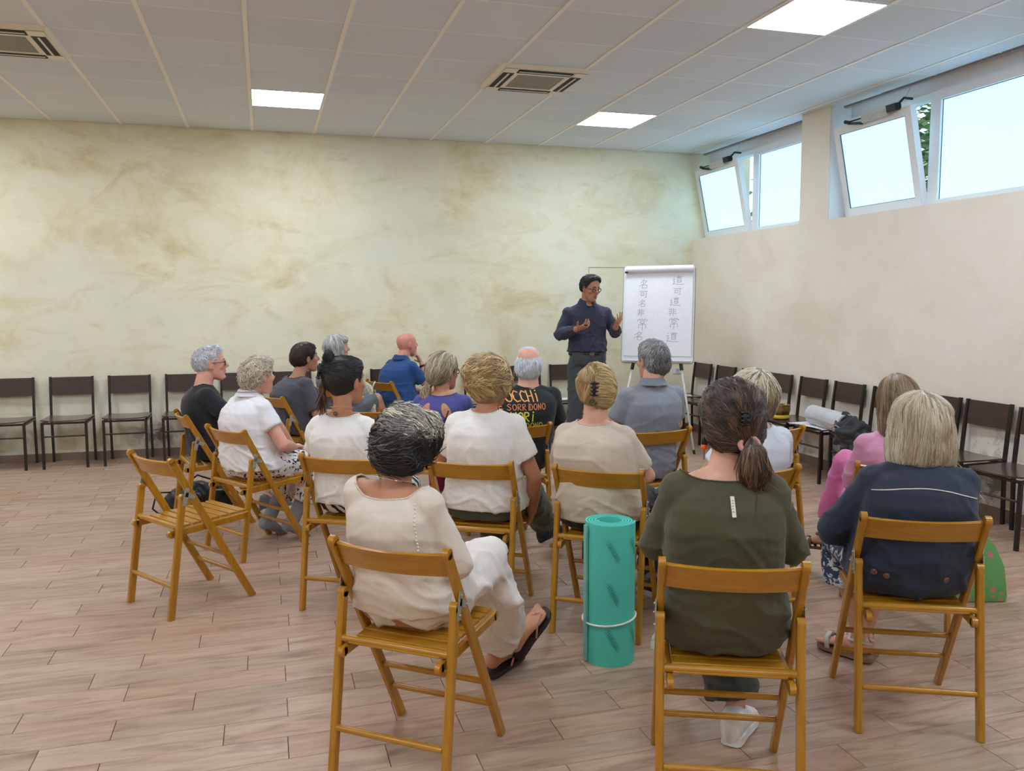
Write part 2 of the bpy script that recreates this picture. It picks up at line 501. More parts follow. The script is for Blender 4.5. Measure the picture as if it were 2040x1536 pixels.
for c in cells:
    vs, fs = plank_shape(c[2], c[3])
    if c in single:
        key = (round(c[2], 3), round(c[3], 3))
        if key not in cache:
            me = bpy.data.meshes.new('plank'); me.from_pydata(vs, [], fs); me.materials.append(M_PLANK); cache[key] = me
        o = bpy.data.objects.new('plank', cache[key]); COL.objects.link(o); o.parent = floor; o.location = (c[0], c[1], 0)
    else: rest.add([(x + c[0], y + c[1], z) for x, y, z in vs], fs)
o = rest.build('far_planks', M_PLANK, floor); o['kind'] = 'stuff'

# ------------------------------------------------------------------ ceiling
GX, GY, GP = -0.054, 9.03, 0.6
M_TILE = None
def tile_mat():
    t = NT('ceiling_tile'); g = t.n('ShaderNodeNewGeometry'); oi = t.n('ShaderNodeObjectInfo')
    r = t.math('FRACT', t.math('ADD', t.math('MULTIPLY', oi.outputs['Random'], 5.7), g.outputs['Random Per Island']))
    c = t.ramp(r, [(0, srgb(220, 228, 236)), (0.5, srgb(226, 234, 240)), (1, srgb(224, 229, 239))])
    t.base(c).rough(0.9)
    t.bump(t.noise(t.pos(), 160, 3, 0.7), 0.25, 0.003)
    return t.m
M_TILE = tile_mat()
M_GRID = simple('ceiling_grid', (250, 246, 240), 0.5, var=.0)
CEX = 4.985
b = MB(); b.bbox(LX, CEX, FY, BY, CZ + .02, CZ + .06); b.bbox(CEX, 5.3, FY, BY, CZ + .03, CZ + .06)
ceil = b.build('ceiling', M_GRID); ceil['kind'] = 'structure'
b = MB()
ncx0 = math.floor((LX - GX) / GP); ncx1 = math.ceil((CEX - GX) / GP)
nry = math.ceil((GY - FY) / GP)
for i in range(ncx0, ncx1 + 1):
    x = GX + GP * i
    if LX < x < CEX: b.bbox(x - .014, x + .014, FY, BY, CZ - .003, CZ + .022)
for j in range(1, nry + 1):
    y = GY - GP * j
    if y > FY: b.bbox(LX, CEX, y - .006, y + .006, CZ + .001, CZ + .022)
o = b.build('ceiling_grid', M_GRID, ceil); o['kind'] = 'stuff'
LIGHTS = [(i, j) for i in (-5 * 2, -5, 0, 5) for j in (2, 7, 12, 17)]
ACS = [(1.70, 2.40, 6.0, 6.66), (-1.92, -1.235, 6.0, 6.66)]
lightset = set((i, j) for i, j in LIGHTS)
rest = MB(); tcache = {}; ntile = 0
for i in range(ncx0, ncx1):
    for j in range(0, nry):
        xa, xb = max(GX + GP * i, LX) + .0145, min(GX + GP * (i + 1), CEX) - .0145
        ya, yb = max(GY - GP * (j + 1), FY) + .0065, min(GY - GP * j, BY) - .0065
        if xb - xa < .02 or yb - ya < .02 or (i, j) in lightset: continue
        cx, cy = (xa + xb) / 2, (ya + yb) / 2
        if any(a - .12 < cx < c + .12 and d - .12 < cy < e + .12 for a, c, d, e in ACS) and False: continue
        h = CZ + 0.002
        vis = any(seen_from_cam(cx + sx * .3, cy + sy * .3, CZ, 0) for sx in (-1, 0, 1) for sy in (-1, 0, 1))
        if vis:
            key = (round(xb - xa, 3), round(yb - ya, 3))
            if key not in tcache:
                q = MB(); hx, hy = (xb - xa) / 2, (yb - ya) / 2
                q.bbox(-hx, hx, -hy, hy, 0, .014); me = q.mesh('ceiling_tile'); me.materials.append(M_TILE); tcache[key] = me
            o = bpy.data.objects.new('ceiling_tile', tcache[key]); COL.objects.link(o); o.parent = ceil
            o.location = (cx, cy, h - rr.choice((0, 0, 0, .002))); o.rotation_euler = (rr.uniform(-.003, .003), rr.uniform(-.003, .003), 0)
        else: rest.bbox(xa, xb, ya, yb, h, h + .014)
o = rest.build('far_tiles', M_TILE, ceil); o['kind'] = 'stuff'
b = MB(); b.bbox(CEX - .005, CEX + .03, FY, BY, CZ - .012, CZ + .03)
structure('trim_4', b, simple('edge_trim', (150, 138, 132), 0.6))

M_PANEL = emis('panel_glow', (0.90, 1.0, 1.13, 1), PANEL_EMIT)
M_FRAME = simple('lamp_frame', (236, 234, 230), 0.4)
names = {(0, 2): 'glowing square ceiling panel near the back wall, left of the air units',
         (5, 2): 'glowing square ceiling panel in front of the back wall near the window corner',
         (5, 7): 'large glowing ceiling panel cut by the top edge near the right windows'}
for (i, j) in LIGHTS:
    x = GX + GP * i + .3; y = GY - GP * j - .3
    r = empty('ceiling_light', (x, y, CZ), 0, names.get((i, j), 'square ceiling light panel outside the photographed part of the room'), 'lamp', 'square panels set in the ceiling')
    q = MB(); q.bbox(-.283, .283, -.283, .283, -.004, .004); q.build('diffuser', M_PANEL, r)
    q = MB()
    for s in (-1, 1):
        q.bbox(-.297, .297, s * .29 - .007, s * .29 + .007, -.006, .012); q.bbox(s * .29 - .007, s * .29 + .007, -.283, .283, -.006, .012)
    q.build('frame', M_FRAME, r)

def cassette(x, y, label):
    r = empty('air_conditioner', (x, y, CZ), 0, label, 'air conditioner')
    mw = simple('cassette_plastic', (236, 230, 212), 0.45, var=.005); md = simple('cassette_dark', (28, 26, 24), 0.7)
    q = MB(); w = .345
    # bevelled panel ring with a recessed centre
    prof = [(-w, -w, .0), (-w + .02, -w + .02, -.028), (-.185, -.185, -.034), (-.185, -.185, -.02)]
    rings = []
    for a, _, z in prof:
        s = abs(a); rings.append([(-s, -s, z), (s, -s, z), (s, s, z), (-s, s, z)])
    q.rings([list(reversed(k)) for k in rings], caps=False); q.bbox(-w, w, -w, w, -.002, .004)
    q.build('cassette_panel', mw, r)
    g = MB(); g.bbox(-.18, .18, -.18, .18, -.03, -.02)
    gr = NT('cassette_grille'); wv = gr.n('ShaderNodeTexWave'); wv.inputs['Scale'].default_value = 60; gr.l(gr.coord(), wv.inputs[0])
    gr.base(gr.ramp(wv.outputs[1], [(0.3, srgb(96, 90, 82)), (0.7, srgb(176, 166, 150))])).rough(0.6)
    g.build('intake_grille', gr.m, r)
    for k in range(4):
        R = Matrix.Rotation(k * PI / 2, 3, 'Z')
        s = MB(); s.box(R @ Vector((0, .262, -.0325)), (.42 if k % 2 == 0 else .082, .082 if k % 2 == 0 else .42, .004)); sl = s.build('outlet_slot', md, r)
        v = MB(); v.box(R @ Vector((0, .262, -.036)), (.40 if k % 2 == 0 else .014, .014 if k % 2 == 0 else .40, .004)); v.build('louvre', mw, sl)
    for sx in (-1, 1):
        for sy in (-1, 1): q = MB(); q.box((sx * .27, sy * .27, -.033), (.1, .1, .004)); q.build('corner_cover', mw, r)
cassette(2.05, 6.33, 'cream ceiling air conditioner cassette in the middle, between two light panels')
cassette(-1.578, 6.33, 'cream ceiling air conditioner cassette cut by the left edge')

# ------------------------------------------------------------------ windows
def pane_mat():
    t = NT('frosted_pane'); t.base((0.30, 0.36, 0.38, 1)).rough(0.3)
    tr = t.n('ShaderNodeBsdfTranslucent'); tr.inputs[0].default_value = (0.45, 0.85, 0.95, 1)
    mx = t.n('ShaderNodeMixShader'); mx.inputs[0].default_value = 0.35
    t.b.inputs['Emission Color'].default_value = (0.46, 0.78, 1.0, 1); t.b.inputs['Emission Strength'].default_value = PANE_EMIT
    t.l(t.b.outputs[0], mx.inputs[1]); ad = t.n('ShaderNodeAddShader'); em = t.n('ShaderNodeEmission')
    em.inputs[0].default_value = (0.46, 0.78, 1.0, 1); em.inputs[1].default_value = PANE_EMIT * 0.6
    t.l(tr.outputs[0], ad.inputs[0]); t.l(em.outputs[0], ad.inputs[1]); t.l(ad.outputs[0], mx.inputs[2]); t.l(mx.outputs[0], t.out.inputs[0])
    return t.m
M_PANE = pane_mat()
M_GASK = simple('gasket', (58, 78, 96), 0.5); M_BLACK = simple('black_plastic', (22, 22, 24), 0.4)
M_GREYP = simple('grey_plastic', (196, 194, 190), 0.45)

def ring_frame(mb, y0, y1, z0, z1, w, x0, x1, wb=None):
    wb = wb or w
    mb.bbox(x0, x1, y0, y1, z0, z0 + wb); mb.bbox(x0, x1, y0, y1, z1 - w, z1)
    mb.bbox(x0, x1, y0, y0 + w, z0 + wb, z1 - w); mb.bbox(x0, x1, y1 - w, y1, z0 + wb, z1 - w)

def window(n, y1, y0):
    fr = MB(); z0, z1 = SILL + .003, 3.13
    x0, x1 = WX, WX + .07
    ym = y1 - 0.976                      # centre post between sash (far) and fixed light (near)
    ring_frame(fr, y0 + .004, y1 - .004, z0, z1, .05, x0 + .012, x1)
    fr.bbox(x0 - .002, x1, ym - .06, ym + .012, z0, z1)
    fr.bbox(x0 - .002, x0 + .05, y0 + .02, ym - .06, z0, z0 + .055); fr.bbox(x0 - .002, x0 + .05, y0 + .02, ym - .06, 3.055, z1)
    fr.bbox(x0 - .002, x0 + .05, y0 + .02, y0 + .09, z0 + .055, 3.055); fr.bbox(x0 - .002, x0 + .05, ym - .09, ym - .06, z0 + .055, 3.055)
    f = structure(f'window_{n}', fr, M_WHITE)
    g = MB(); ring_frame(g, y0 + .088, ym - .088, z0 + .053, 3.057, .006, x0 + .018, x0 + .024); g.build('gasket', M_GASK, f)
    p = MB(); p.bbox(x0 + .022, x0 + .03, y0 + .085, ym - .085, z0 + .05, 3.06); p.build('pane', M_PANE, f)
    # tilted sash, hinged at the bottom
    s = bpy.data.objects.new('tilted_sash', None)
    q = MB(); H = .79; ya, yb = ym + .012, y1 - .05
    ring_frame(q, ya, yb, 0, H, .07, -.025, .03, .08); q.bbox(-.03, -.02, ya + .004, yb - .004, .004, .075)
    sash = q.build('tilted_sash', M_WHITE, f); th = math.radians(-12)
    sash.location = (x0 - .012, 0, z0 + .012); sash.rotation_euler = (0, th, 0)
    q = MB(); ring_frame(q, ya + .068, yb - .068, .078, H - .068, .006, -.022, -.014); q.build('sash_gasket', M_GASK, sash)
    q = MB(); q.bbox(-.006, .002, ya + .065, yb - .065, .075, H - .065); q.build('sash_pane', M_PANE, sash)
    # opener: box on the top rail with a scissor arm
    q = MB(); q.bbox(-.07, -.02, ya + .20, ya + .50, H - .03, H + .03); q.build('opener_box', M_GREYP, sash)
    q = MB(); q.bbox(-.075, -.015, ya + .10, ya + .20, H - .01, H + .045)
    q.tube([(-.03, ya + .12, H + .03), (.02, ya + .10, H + .07), (.09, ya + .09, H + .05)], .01, 8)
    q.tube([(-.045, ya + .50, H + .01), (-.05, ya + .70, H + .012)], .006, 8)
    q.bar((-.05, ya + .68, H + .0), (-.05, ya + .52, H - .03), .02, .02); q.tube([(-.05, ya + .66, H - .0), (-.05, ya + .72, H + .02)], .016, 8)
    q.build('opener_arm', M_BLACK, sash)
    q = MB(); q.tube([(x0 - .11, ya + .16, 3.12), (x0 - .06, ya + .16, 3.2), (x0 - .05, ya + .16, CZ)], .003, 6); q.build('opener_cable', M_GREYP, f)
for n, (y1, y0) in enumerate(bays, 1): window(n, y1, y0)

# trees outside, seen through the open sashes
def leafy(x, y, h, label, seed):
    R = random.Random(seed)
    r = empty('tree', (x, y, 0), 0, label, 'tree', 'trees outside the windows')
    t = MB(); t.tube([(0, 0, 0), (.05, .05, h * .4), (-.05, .1, h * .8)], [.12, .09, .04], 8)
    for k in range(9):
        a = R.uniform(0, 6.28); z = R.uniform(.35, .8) * h
        t.tube([(0, 0, z), (math.cos(a) * .5, math.sin(a) * .7, z + .4), (math.cos(a) * .8, math.sin(a) * 1.2, z + .7)], [.04, .025, .01], 6)
    t.build('trunk', simple('bark', (92, 80, 66), 0.9), r)
    L = MB()
    for k in range(5200):
        p = Vector((max(-.9, min(.9, R.gauss(0, .4))), R.uniform(-1.35, 1.35), R.uniform(.3, 1.0) * h)); s = R.uniform(.05, .09)
        Rm = Matrix.Rotation(R.uniform(0, 6.28), 3, 'Z') @ Matrix.Rotation(R.uniform(0, 3.1), 3, 'X')
        L.add([p + Rm @ Vector(q) for q in ((-s, 0, 0), (0, -s * .5, .004), (s, 0, 0), (0, s * .5, .004))], [(0, 1, 2, 3)])
    lf = NT('leaf'); g = lf.n('ShaderNodeNewGeometry')
    lf.base(lf.ramp(g.outputs['Random Per Island'], [(0, srgb(80, 104, 70)), (0.6, srgb(130, 156, 104)), (1, srgb(186, 200, 146))])).rough(0.6)
    o = L.build('foliage', _mc.setdefault('leaf', lf.m), r); o['kind'] = 'stuff'
leafy(7.6, 9.6, 4.6, 'green leafy tree outside the far window by the back corner', 1)
leafy(7.4, 6.6, 4.8, 'green leafy tree outside between the two tilted windows', 2)
leafy(7.8, 3.4, 4.8, 'green leafy tree outside the nearer window', 3)
b = MB(); b.bbox(5.3, 16, -6, 14, -.2, -.1); structure('ground_outside', b, simple('earth', (120, 124, 92), 0.95))
# ------------------------------------------------------------------ folding beech chairs
BEECH = wood('beech_varnish', (160, 105, 9), (190, 135, 30), 0.32, 2, 0.35)
BEECH_X = wood('beech_varnish_across', (160, 105, 9), (190, 135, 30), 0.32, 0, 0.35)
M_HINGE = simple('hinge_steel', (172, 170, 158), 0.45, 0.5, var=.03)
M_DARKMET = simple('dark_steel', (34, 24, 20), 0.35)
D = math.radians

def folding_chair():
    r = empty('folding_chair', (0, 0, 0))
    hw = .2
    for s in (-1, 1):
        # backrest post running down to the front foot
        q = MB(); x = s * hw
        p = [Vector((x, .452, 0)), Vector((x, .04, .765))]
        q.bar(p[0], p[1], .021, .036, up=(0, 1, 0), ch=.004)
        u = (p[1] - p[0]).normalized(); q.tube([p[1] - Vector((.0105, 0, 0)), p[1] + Vector((.0105, 0, 0))], .018, 18)
        q.build('side_post', BEECH, r, angle=40)
        # rear leg, set just outside the post, hinged at its top
        q = MB(); xr = s * (hw - .0)
        q.bar((xr, .004, 0), (xr, .088, .585), .024, .034, up=(0, 1, 0), ch=.005)
        q.tube([(xr - .012, .088, .585), (xr + .012, .088, .585)], .0168, 16)
        q.build('rear_leg', BEECH, r, angle=40)
        q = MB(); xh = s * (hw + .0135)
        q.bar((xh, .088, .545), (xh, .108, .63), .002, .024, up=(0, 1, 0)); q.bar((xh, .098, .60), (xh, .145, .578), .002, .022, up=(0, 1, 0))
        for (y, z) in ((.092, .56), (.105, .62), (.14, .58)): q.cap((xh - .002, y, z), (xh + .003 * s, y, z), .004, .004, 8)
        q.build('hinge_plate', M_HINGE, r, angle=40)
        # seat side rail
        q = MB(); xs = s * .172
        q.bar((xs, .035, .408), (xs, .455, .425), .018, .034, up=(0, 0, 1), ch=.004)
        q.tube([(xs - .009, .035, .408), (xs + .009, .035, .408)], .017, 16); q.tube([(xs - .009, .455, .425), (xs + .009, .455, .425)], .017, 16)
        q.build('seat_rail', BEECH, r, angle=40)
    # curved backrest slat
    q = MB(); rings = []
    n = 14
    for i in range(n + 1):
        t = i / n * 2 - 1; x = t * .19; y = .052 - .034 * (1 - t * t) + .006
        nrm = Vector((-.068 * t * -1 * .0, 1, 0))
        tl = Vector((0, -.036, .074)) * .5       # slat follows the lean of the posts
        c = Vector((x, y + .006, .724)); th = Vector((0, .0065, .003))
        top = c + tl; bot = c - tl
        dip = .010 * (1 - t * t)
        rings.append([bot + th, top + th + Vector((0, 0, -dip * .3)), top + th * .0 + Vector((0, 0, .002 - dip * .3)), top - th, bot - th])
    q.rings(rings); q.build('backrest', BEECH_X, r, angle=35)
    # seat slats, dowels
    for i in range(8):
        y = .075 + i * .0515; z = .428 + (y - .035) * .0405
        q = MB(); q.cbox((0, y, z + .003), (.326, .043, .010), .003); q.build('seat_slat', BEECH_X, r, angle=40)
    q = MB(); q.tube([(-.188, .066, .44), (.188, .066, .44)], .0125, 12); q.build('dowel', BEECH_X, r, angle=40)
    q = MB(); q.tube([(-.188, .022, .158), (.188, .022, .158)], .011, 12); q.build('dowel', BEECH_X, r, angle=40)
    for z in (.25, .148):
        y = .452 - z * .5385; q = MB(); q.tube([(-.188, y, z), (.188, y, z)], (.0105), 10); q.build('dowel', BEECH_X, r, angle=40)
    return r

CH = {'A': (-.587, 4.365, -56), '1': (-.60, 6.06, -76), '2': (-.275, 5.22, -57), '3': (.0, 6.99, -65), '4': (.42, 7.71, -70), '5': (.31, 4.06, -30),
      '6': (1.0, 8.0, -62), '7': (.93, 5.15, -28), 'E': (.66, 5.79, -22), '8': (.32, 2.49, -38.5), '9': (.885, 3.75, -31), '10': (1.476, 4.80, 5),
      '11': (1.387, 3.41, -36.4), '12': (2.21, 4.37, 8), '13': (1.244, 2.02, -24), '14': (2.1, 3.17, 5), '14a': (2.87, 4.2, 8), '15': (2.753, 3.07, -31), '16': (2.145, 2.28, -26)}
CL = {'A': 'empty varnished beech folding chair with bare slatted seat, foremost on the left',
      '1': 'beech folding chair under the man in black with short white hair and glasses',
      '2': 'beech folding chair under the woman in the white polo and floral trousers',
      '3': 'beech folding chair under the woman with short dark hair and dark grey top',
      '4': 'beech folding chair under the grey haired woman beside the back wall',
      '5': 'beech folding chair under the woman with black hair pinned up in a bun',
      '6': 'beech folding chair under the bald man in the blue polo',
      '7': 'beech folding chair under the woman in the purple top with blond ponytail',
      'E': 'empty beech folding chair in front of the black haired woman in white',
      '8': 'beech folding chair nearest on the left, under the woman with tousled grey hair',
      '9': 'beech folding chair under the blond woman in white tee and green trousers',
      '10': 'beech folding chair under the white haired man with lettering on his black tee',
      '11': 'beech folding chair directly behind the rolled turquoise mat, under the woman in beige',
      '12': 'beech folding chair under the man in the grey polo before the flip chart',
      '13': 'beech folding chair nearest in the middle, under the woman in olive green',
      '14': 'beech folding chair under the short haired blond woman behind the olive top',
      '14a': 'empty beech folding chair in front of the short haired woman in pale tee',
      '15': 'beech folding chair under the long haired woman in pink',
      '16': 'beech folding chair nearest on the right, under the woman in navy jacket'}
proto = folding_chair(); first = True
for k, (x, y, a) in CH.items():
    o = proto if first else copy_tree(proto); first = False
    o.location = (x, y, 0); o.rotation_euler = (0, 0, D(a)); tag(o, CL[k], 'chair', 'beech folding chairs of the audience')

# ------------------------------------------------------------------ dark stacking chairs along the walls
LAM = wood('dark_laminate', (52, 36, 30), (72, 52, 43), 0.32, 0, 0.2)
LAMS = wood('dark_seat_laminate', (60, 44, 38), (80, 60, 52), 0.25, 0, 0.4)
def wall_chair():
    # local: sitter faces -y (rear feet at y=+.2)
    r = empty('wall_chair', (0, 0, 0)); hw = .183
    for s in (-1, 1):
        x = s * hw
        q = MB(); q.tube([(x, .195, 0), (x, .185, .44), (x, .20, .62), (x, .225, .82)], .0150, 4, up=(1, 0, 0), twist=PI / 4); q.build('rear_leg', M_DARKMET, r)
        q = MB(); q.tube([(x, -.195, 0), (x, -.185, .425)], .0155, 4, up=(1, 0, 0), twist=PI / 4); q.build('front_leg', M_DARKMET, r)
        q = MB(); q.tube([(x, -.19, .42), (x, .19, .425)], .015, 4, up=(1, 0, 0), twist=PI / 4); q.build('side_rail', M_DARKMET, r)
    q = MB(); q.tube([(-hw, -.188, .30), (hw, -.188, .30)], .008, 6); q.build('stretcher', M_DARKMET, r)
    for yy in (-.188, .185): q = MB(); q.tube([(-hw, yy, .422), (hw, yy, .422)], .012, 4, twist=PI / 4); q.build('cross_rail', M_DARKMET, r)
    # dished seat
    q = MB(); rings = []
    for i in range(11):
        t = i / 10 * 2 - 1; x = t * .195; z = .436 + .010 * t * t
        w = .205 - .018 * max(0, abs(t) - .7) / .3
        rings.append([(x, -w, z), (x, w - .015, z), (x, w - .015, z + .010), (x, -w, z + .010)])
    q.rings(rings); q.build('seat', LAMS, r, angle=30)
    q = MB(); rings = []
    for i in range(9):
        t = i / 8 * 2 - 1; x = t * .172; y = .213 + .006 * (1 - t * t)
        rings.append([(x, y - .012, .645), (x, y - .004, .645), (x, y + .018, .815), (x, y + .008, .815)])
    q.rings(rings); q.build('backrest', LAM, r, angle=30)
    return r
BC = [(-2.82, 'outermost dark chair at the left edge of the back wall'), (-2.31, 'dark wall chair cut by the left edge of the photo'),
      (-1.797, 'second dark wall chair from the left along the back wall'), (-1.283, 'third dark wall chair from the left, beside the damp stain'),
      (-.765, 'dark wall chair behind the white haired man in black'), (-.25, 'dark wall chair between the man in black and woman in white polo'),
      (.26, 'dark wall chair behind the woman with short dark hair'), (1.255, 'dark wall chair behind the bald man in blue'),
      (2.27, 'dark wall chair right of the woman with glasses and blond ponytail'), (2.765, 'dark wall chair behind the white haired man'), (3.26, 'dark wall chair beside the standing speaker, papers on its seat')]
RC = [(8.58, 'dark wall chair behind the flip chart legs in the corner'), (8.07, 'second dark chair from the corner on the window wall'), (7.56, 'third dark chair from the corner on the window wall'),
      (7.07, 'fourth dark chair from the corner, behind the short haired woman'), (6.555, 'dark wall chair carrying the brass singing bowl'), (6.06, 'dark wall chair carrying printed sheets and the grey mat end'),
      (5.57, 'dark wall chair with the black bag hanging off its seat'), (5.045, 'dark wall chair hidden behind the long haired woman in pink'),
      (4.61, 'dark wall chair just right of the ash blond bob'), (4.10, 'dark wall chair cut by the right edge of the photo')]
wp = wall_chair(); first = True
for x, lb in BC:
    o = wp if first else copy_tree(wp); first = False
    o.location = (x, 8.71, 0); tag(o, lb, 'chair', 'dark chairs lined up along the walls')
for i, (y, lb) in enumerate(RC):
    o = copy_tree(wp); o.location = (4.585 - (.06 if i == len(RC) - 1 else 0), y, 0); o.rotation_euler = (0, 0, -PI / 2 + (0.0 if i < 9 else .04)); tag(o, lb, 'chair', 'dark chairs lined up along the walls')

# ------------------------------------------------------------------ writing made of strokes
def ribbon(mb, pts, w, nrm, lift):
    """flat pen stroke through 3-D points lying on a surface with normals nrm"""
    n = len(pts)
    if n < 2: return
    L, Rr = [], []
    for i in range(n):
        d = (Vector(pts[min(i + 1, n - 1)]) - Vector(pts[max(i - 1, 0)])).normalized()
        nn = Vector(nrm[i] if isinstance(nrm, list) else nrm); s = d.cross(nn).normalized() * w / 2
        e = d * (w * .35) * (-1 if i == 0 else 1 if i == n - 1 else 0)
        p = Vector(pts[i]) + nn * lift + e
        L.append(p - s); Rr.append(p + s)
    mb.add(L + Rr, [(i, i + 1, n + i + 1, n + i) for i in range(n - 1)])

GLYPH = {  # unit-box pen strokes, y up
 'dao': [[(.55, .98), (.6, .9)], [(.85, .98), (.78, .88)], [(.38, .86), (1, .86)], [(.68, .86), (.62, .78)], [(.5, .76), (.5, .32)], [(.5, .76), (.86, .76), (.86, .32), (.5, .32)], [(.5, .62), (.86, .62)], [(.5, .47), (.86, .47)],
         [(.12, .9), (.2, .84)], [(.05, .66), (.22, .66), (.1, .45), (.24, .4), (.08, .2)], [(.02, .1), (.2, .2), (.45, .12), (1.1, .1)]],
 'ke': [[(.0, .9), (1, .9)], [(.2, .68), (.2, .35)], [(.2, .68), (.6, .68), (.58, .38), (.2, .38)], [(.86, .9), (.86, .08), (.72, .16)]],
 'fei': [[(.4, .95), (.38, .4), (.2, .05)], [(.6, .95), (.6, .02)], [(.08, .8), (.4, .8)], [(.1, .58), (.39, .58)], [(.02, .33), (.38, .36)], [(.6, .8), (.95, .8)], [(.6, .58), (.92, .58)], [(.6, .34), (1, .34)]],
 'chang': [[(.5, 1), (.5, .88)], [(.25, .97), (.33, .88)], [(.76, .98), (.68, .88)], [(.1, .74), (.12, .86), (.92, .86), (.86, .74)], [(.34, .74), (.34, .56)], [(.34, .74), (.68, .74), (.66, .56), (.34, .56)], [(.2, .14), (.2, .46), (.82, .46), (.8, .16)], [(.5, .56), (.5, -.04)]],
 'ming': [[(.5, 1), (.38, .78), (.1, .6)], [(.42, .84), (.84, .84), (.6, .56), (.0, .26)], [(.36, .7), (.5, .6)], [(.36, .4), (.36, .04)], [(.36, .4), (.84, .4), (.82, .06), (.36, .06)]],
}
LET = {'O': [[(.5 + .42 * math.cos(a * PI / 6), .5 + .48 * math.sin(a * PI / 6)) for a in range(13)]], 'C': [[(.9, .85), (.55, 1), (.15, .7), (.12, .3), (.45, .02), (.9, .12)]],
 'H': [[(.12, 1), (.1, 0)], [(.85, 1), (.82, 0)], [(.12, .5), (.85, .52)]], 'i': [[(.5, .72), (.45, 0)], [(.56, .95), (.57, 1.02)]], 'S': [[(.88, .85), (.5, 1), (.15, .78), (.5, .52), (.85, .25), (.5, 0), (.08, .12)]],
 'R': [[(.12, 0), (.14, 1), (.75, .95), (.8, .65), (.16, .5), (.85, 0)]], 'D': [[(.15, 0), (.15, 1), (.6, .92), (.88, .5), (.6, .06), (.12, 0)]], 'N': [[(.12, 0), (.14, 1), (.8, .02), (.84, 1)]], 'U': [[(.12, 1), (.14, .3), (.45, 0), (.78, .25), (.84, 1)]],
 'V': [[(.05, 1), (.45, 0), (.9, 1)]], 'E': [[(.85, 1), (.15, 1), (.12, 0), (.85, 0)], [(.15, .5), (.7, .52)]], 'L': [[(.15, 1), (.12, 0), (.85, .02)]], 'A': [[(.05, 0), (.5, 1), (.92, 0)], [(.2, .35), (.8, .35)]]}

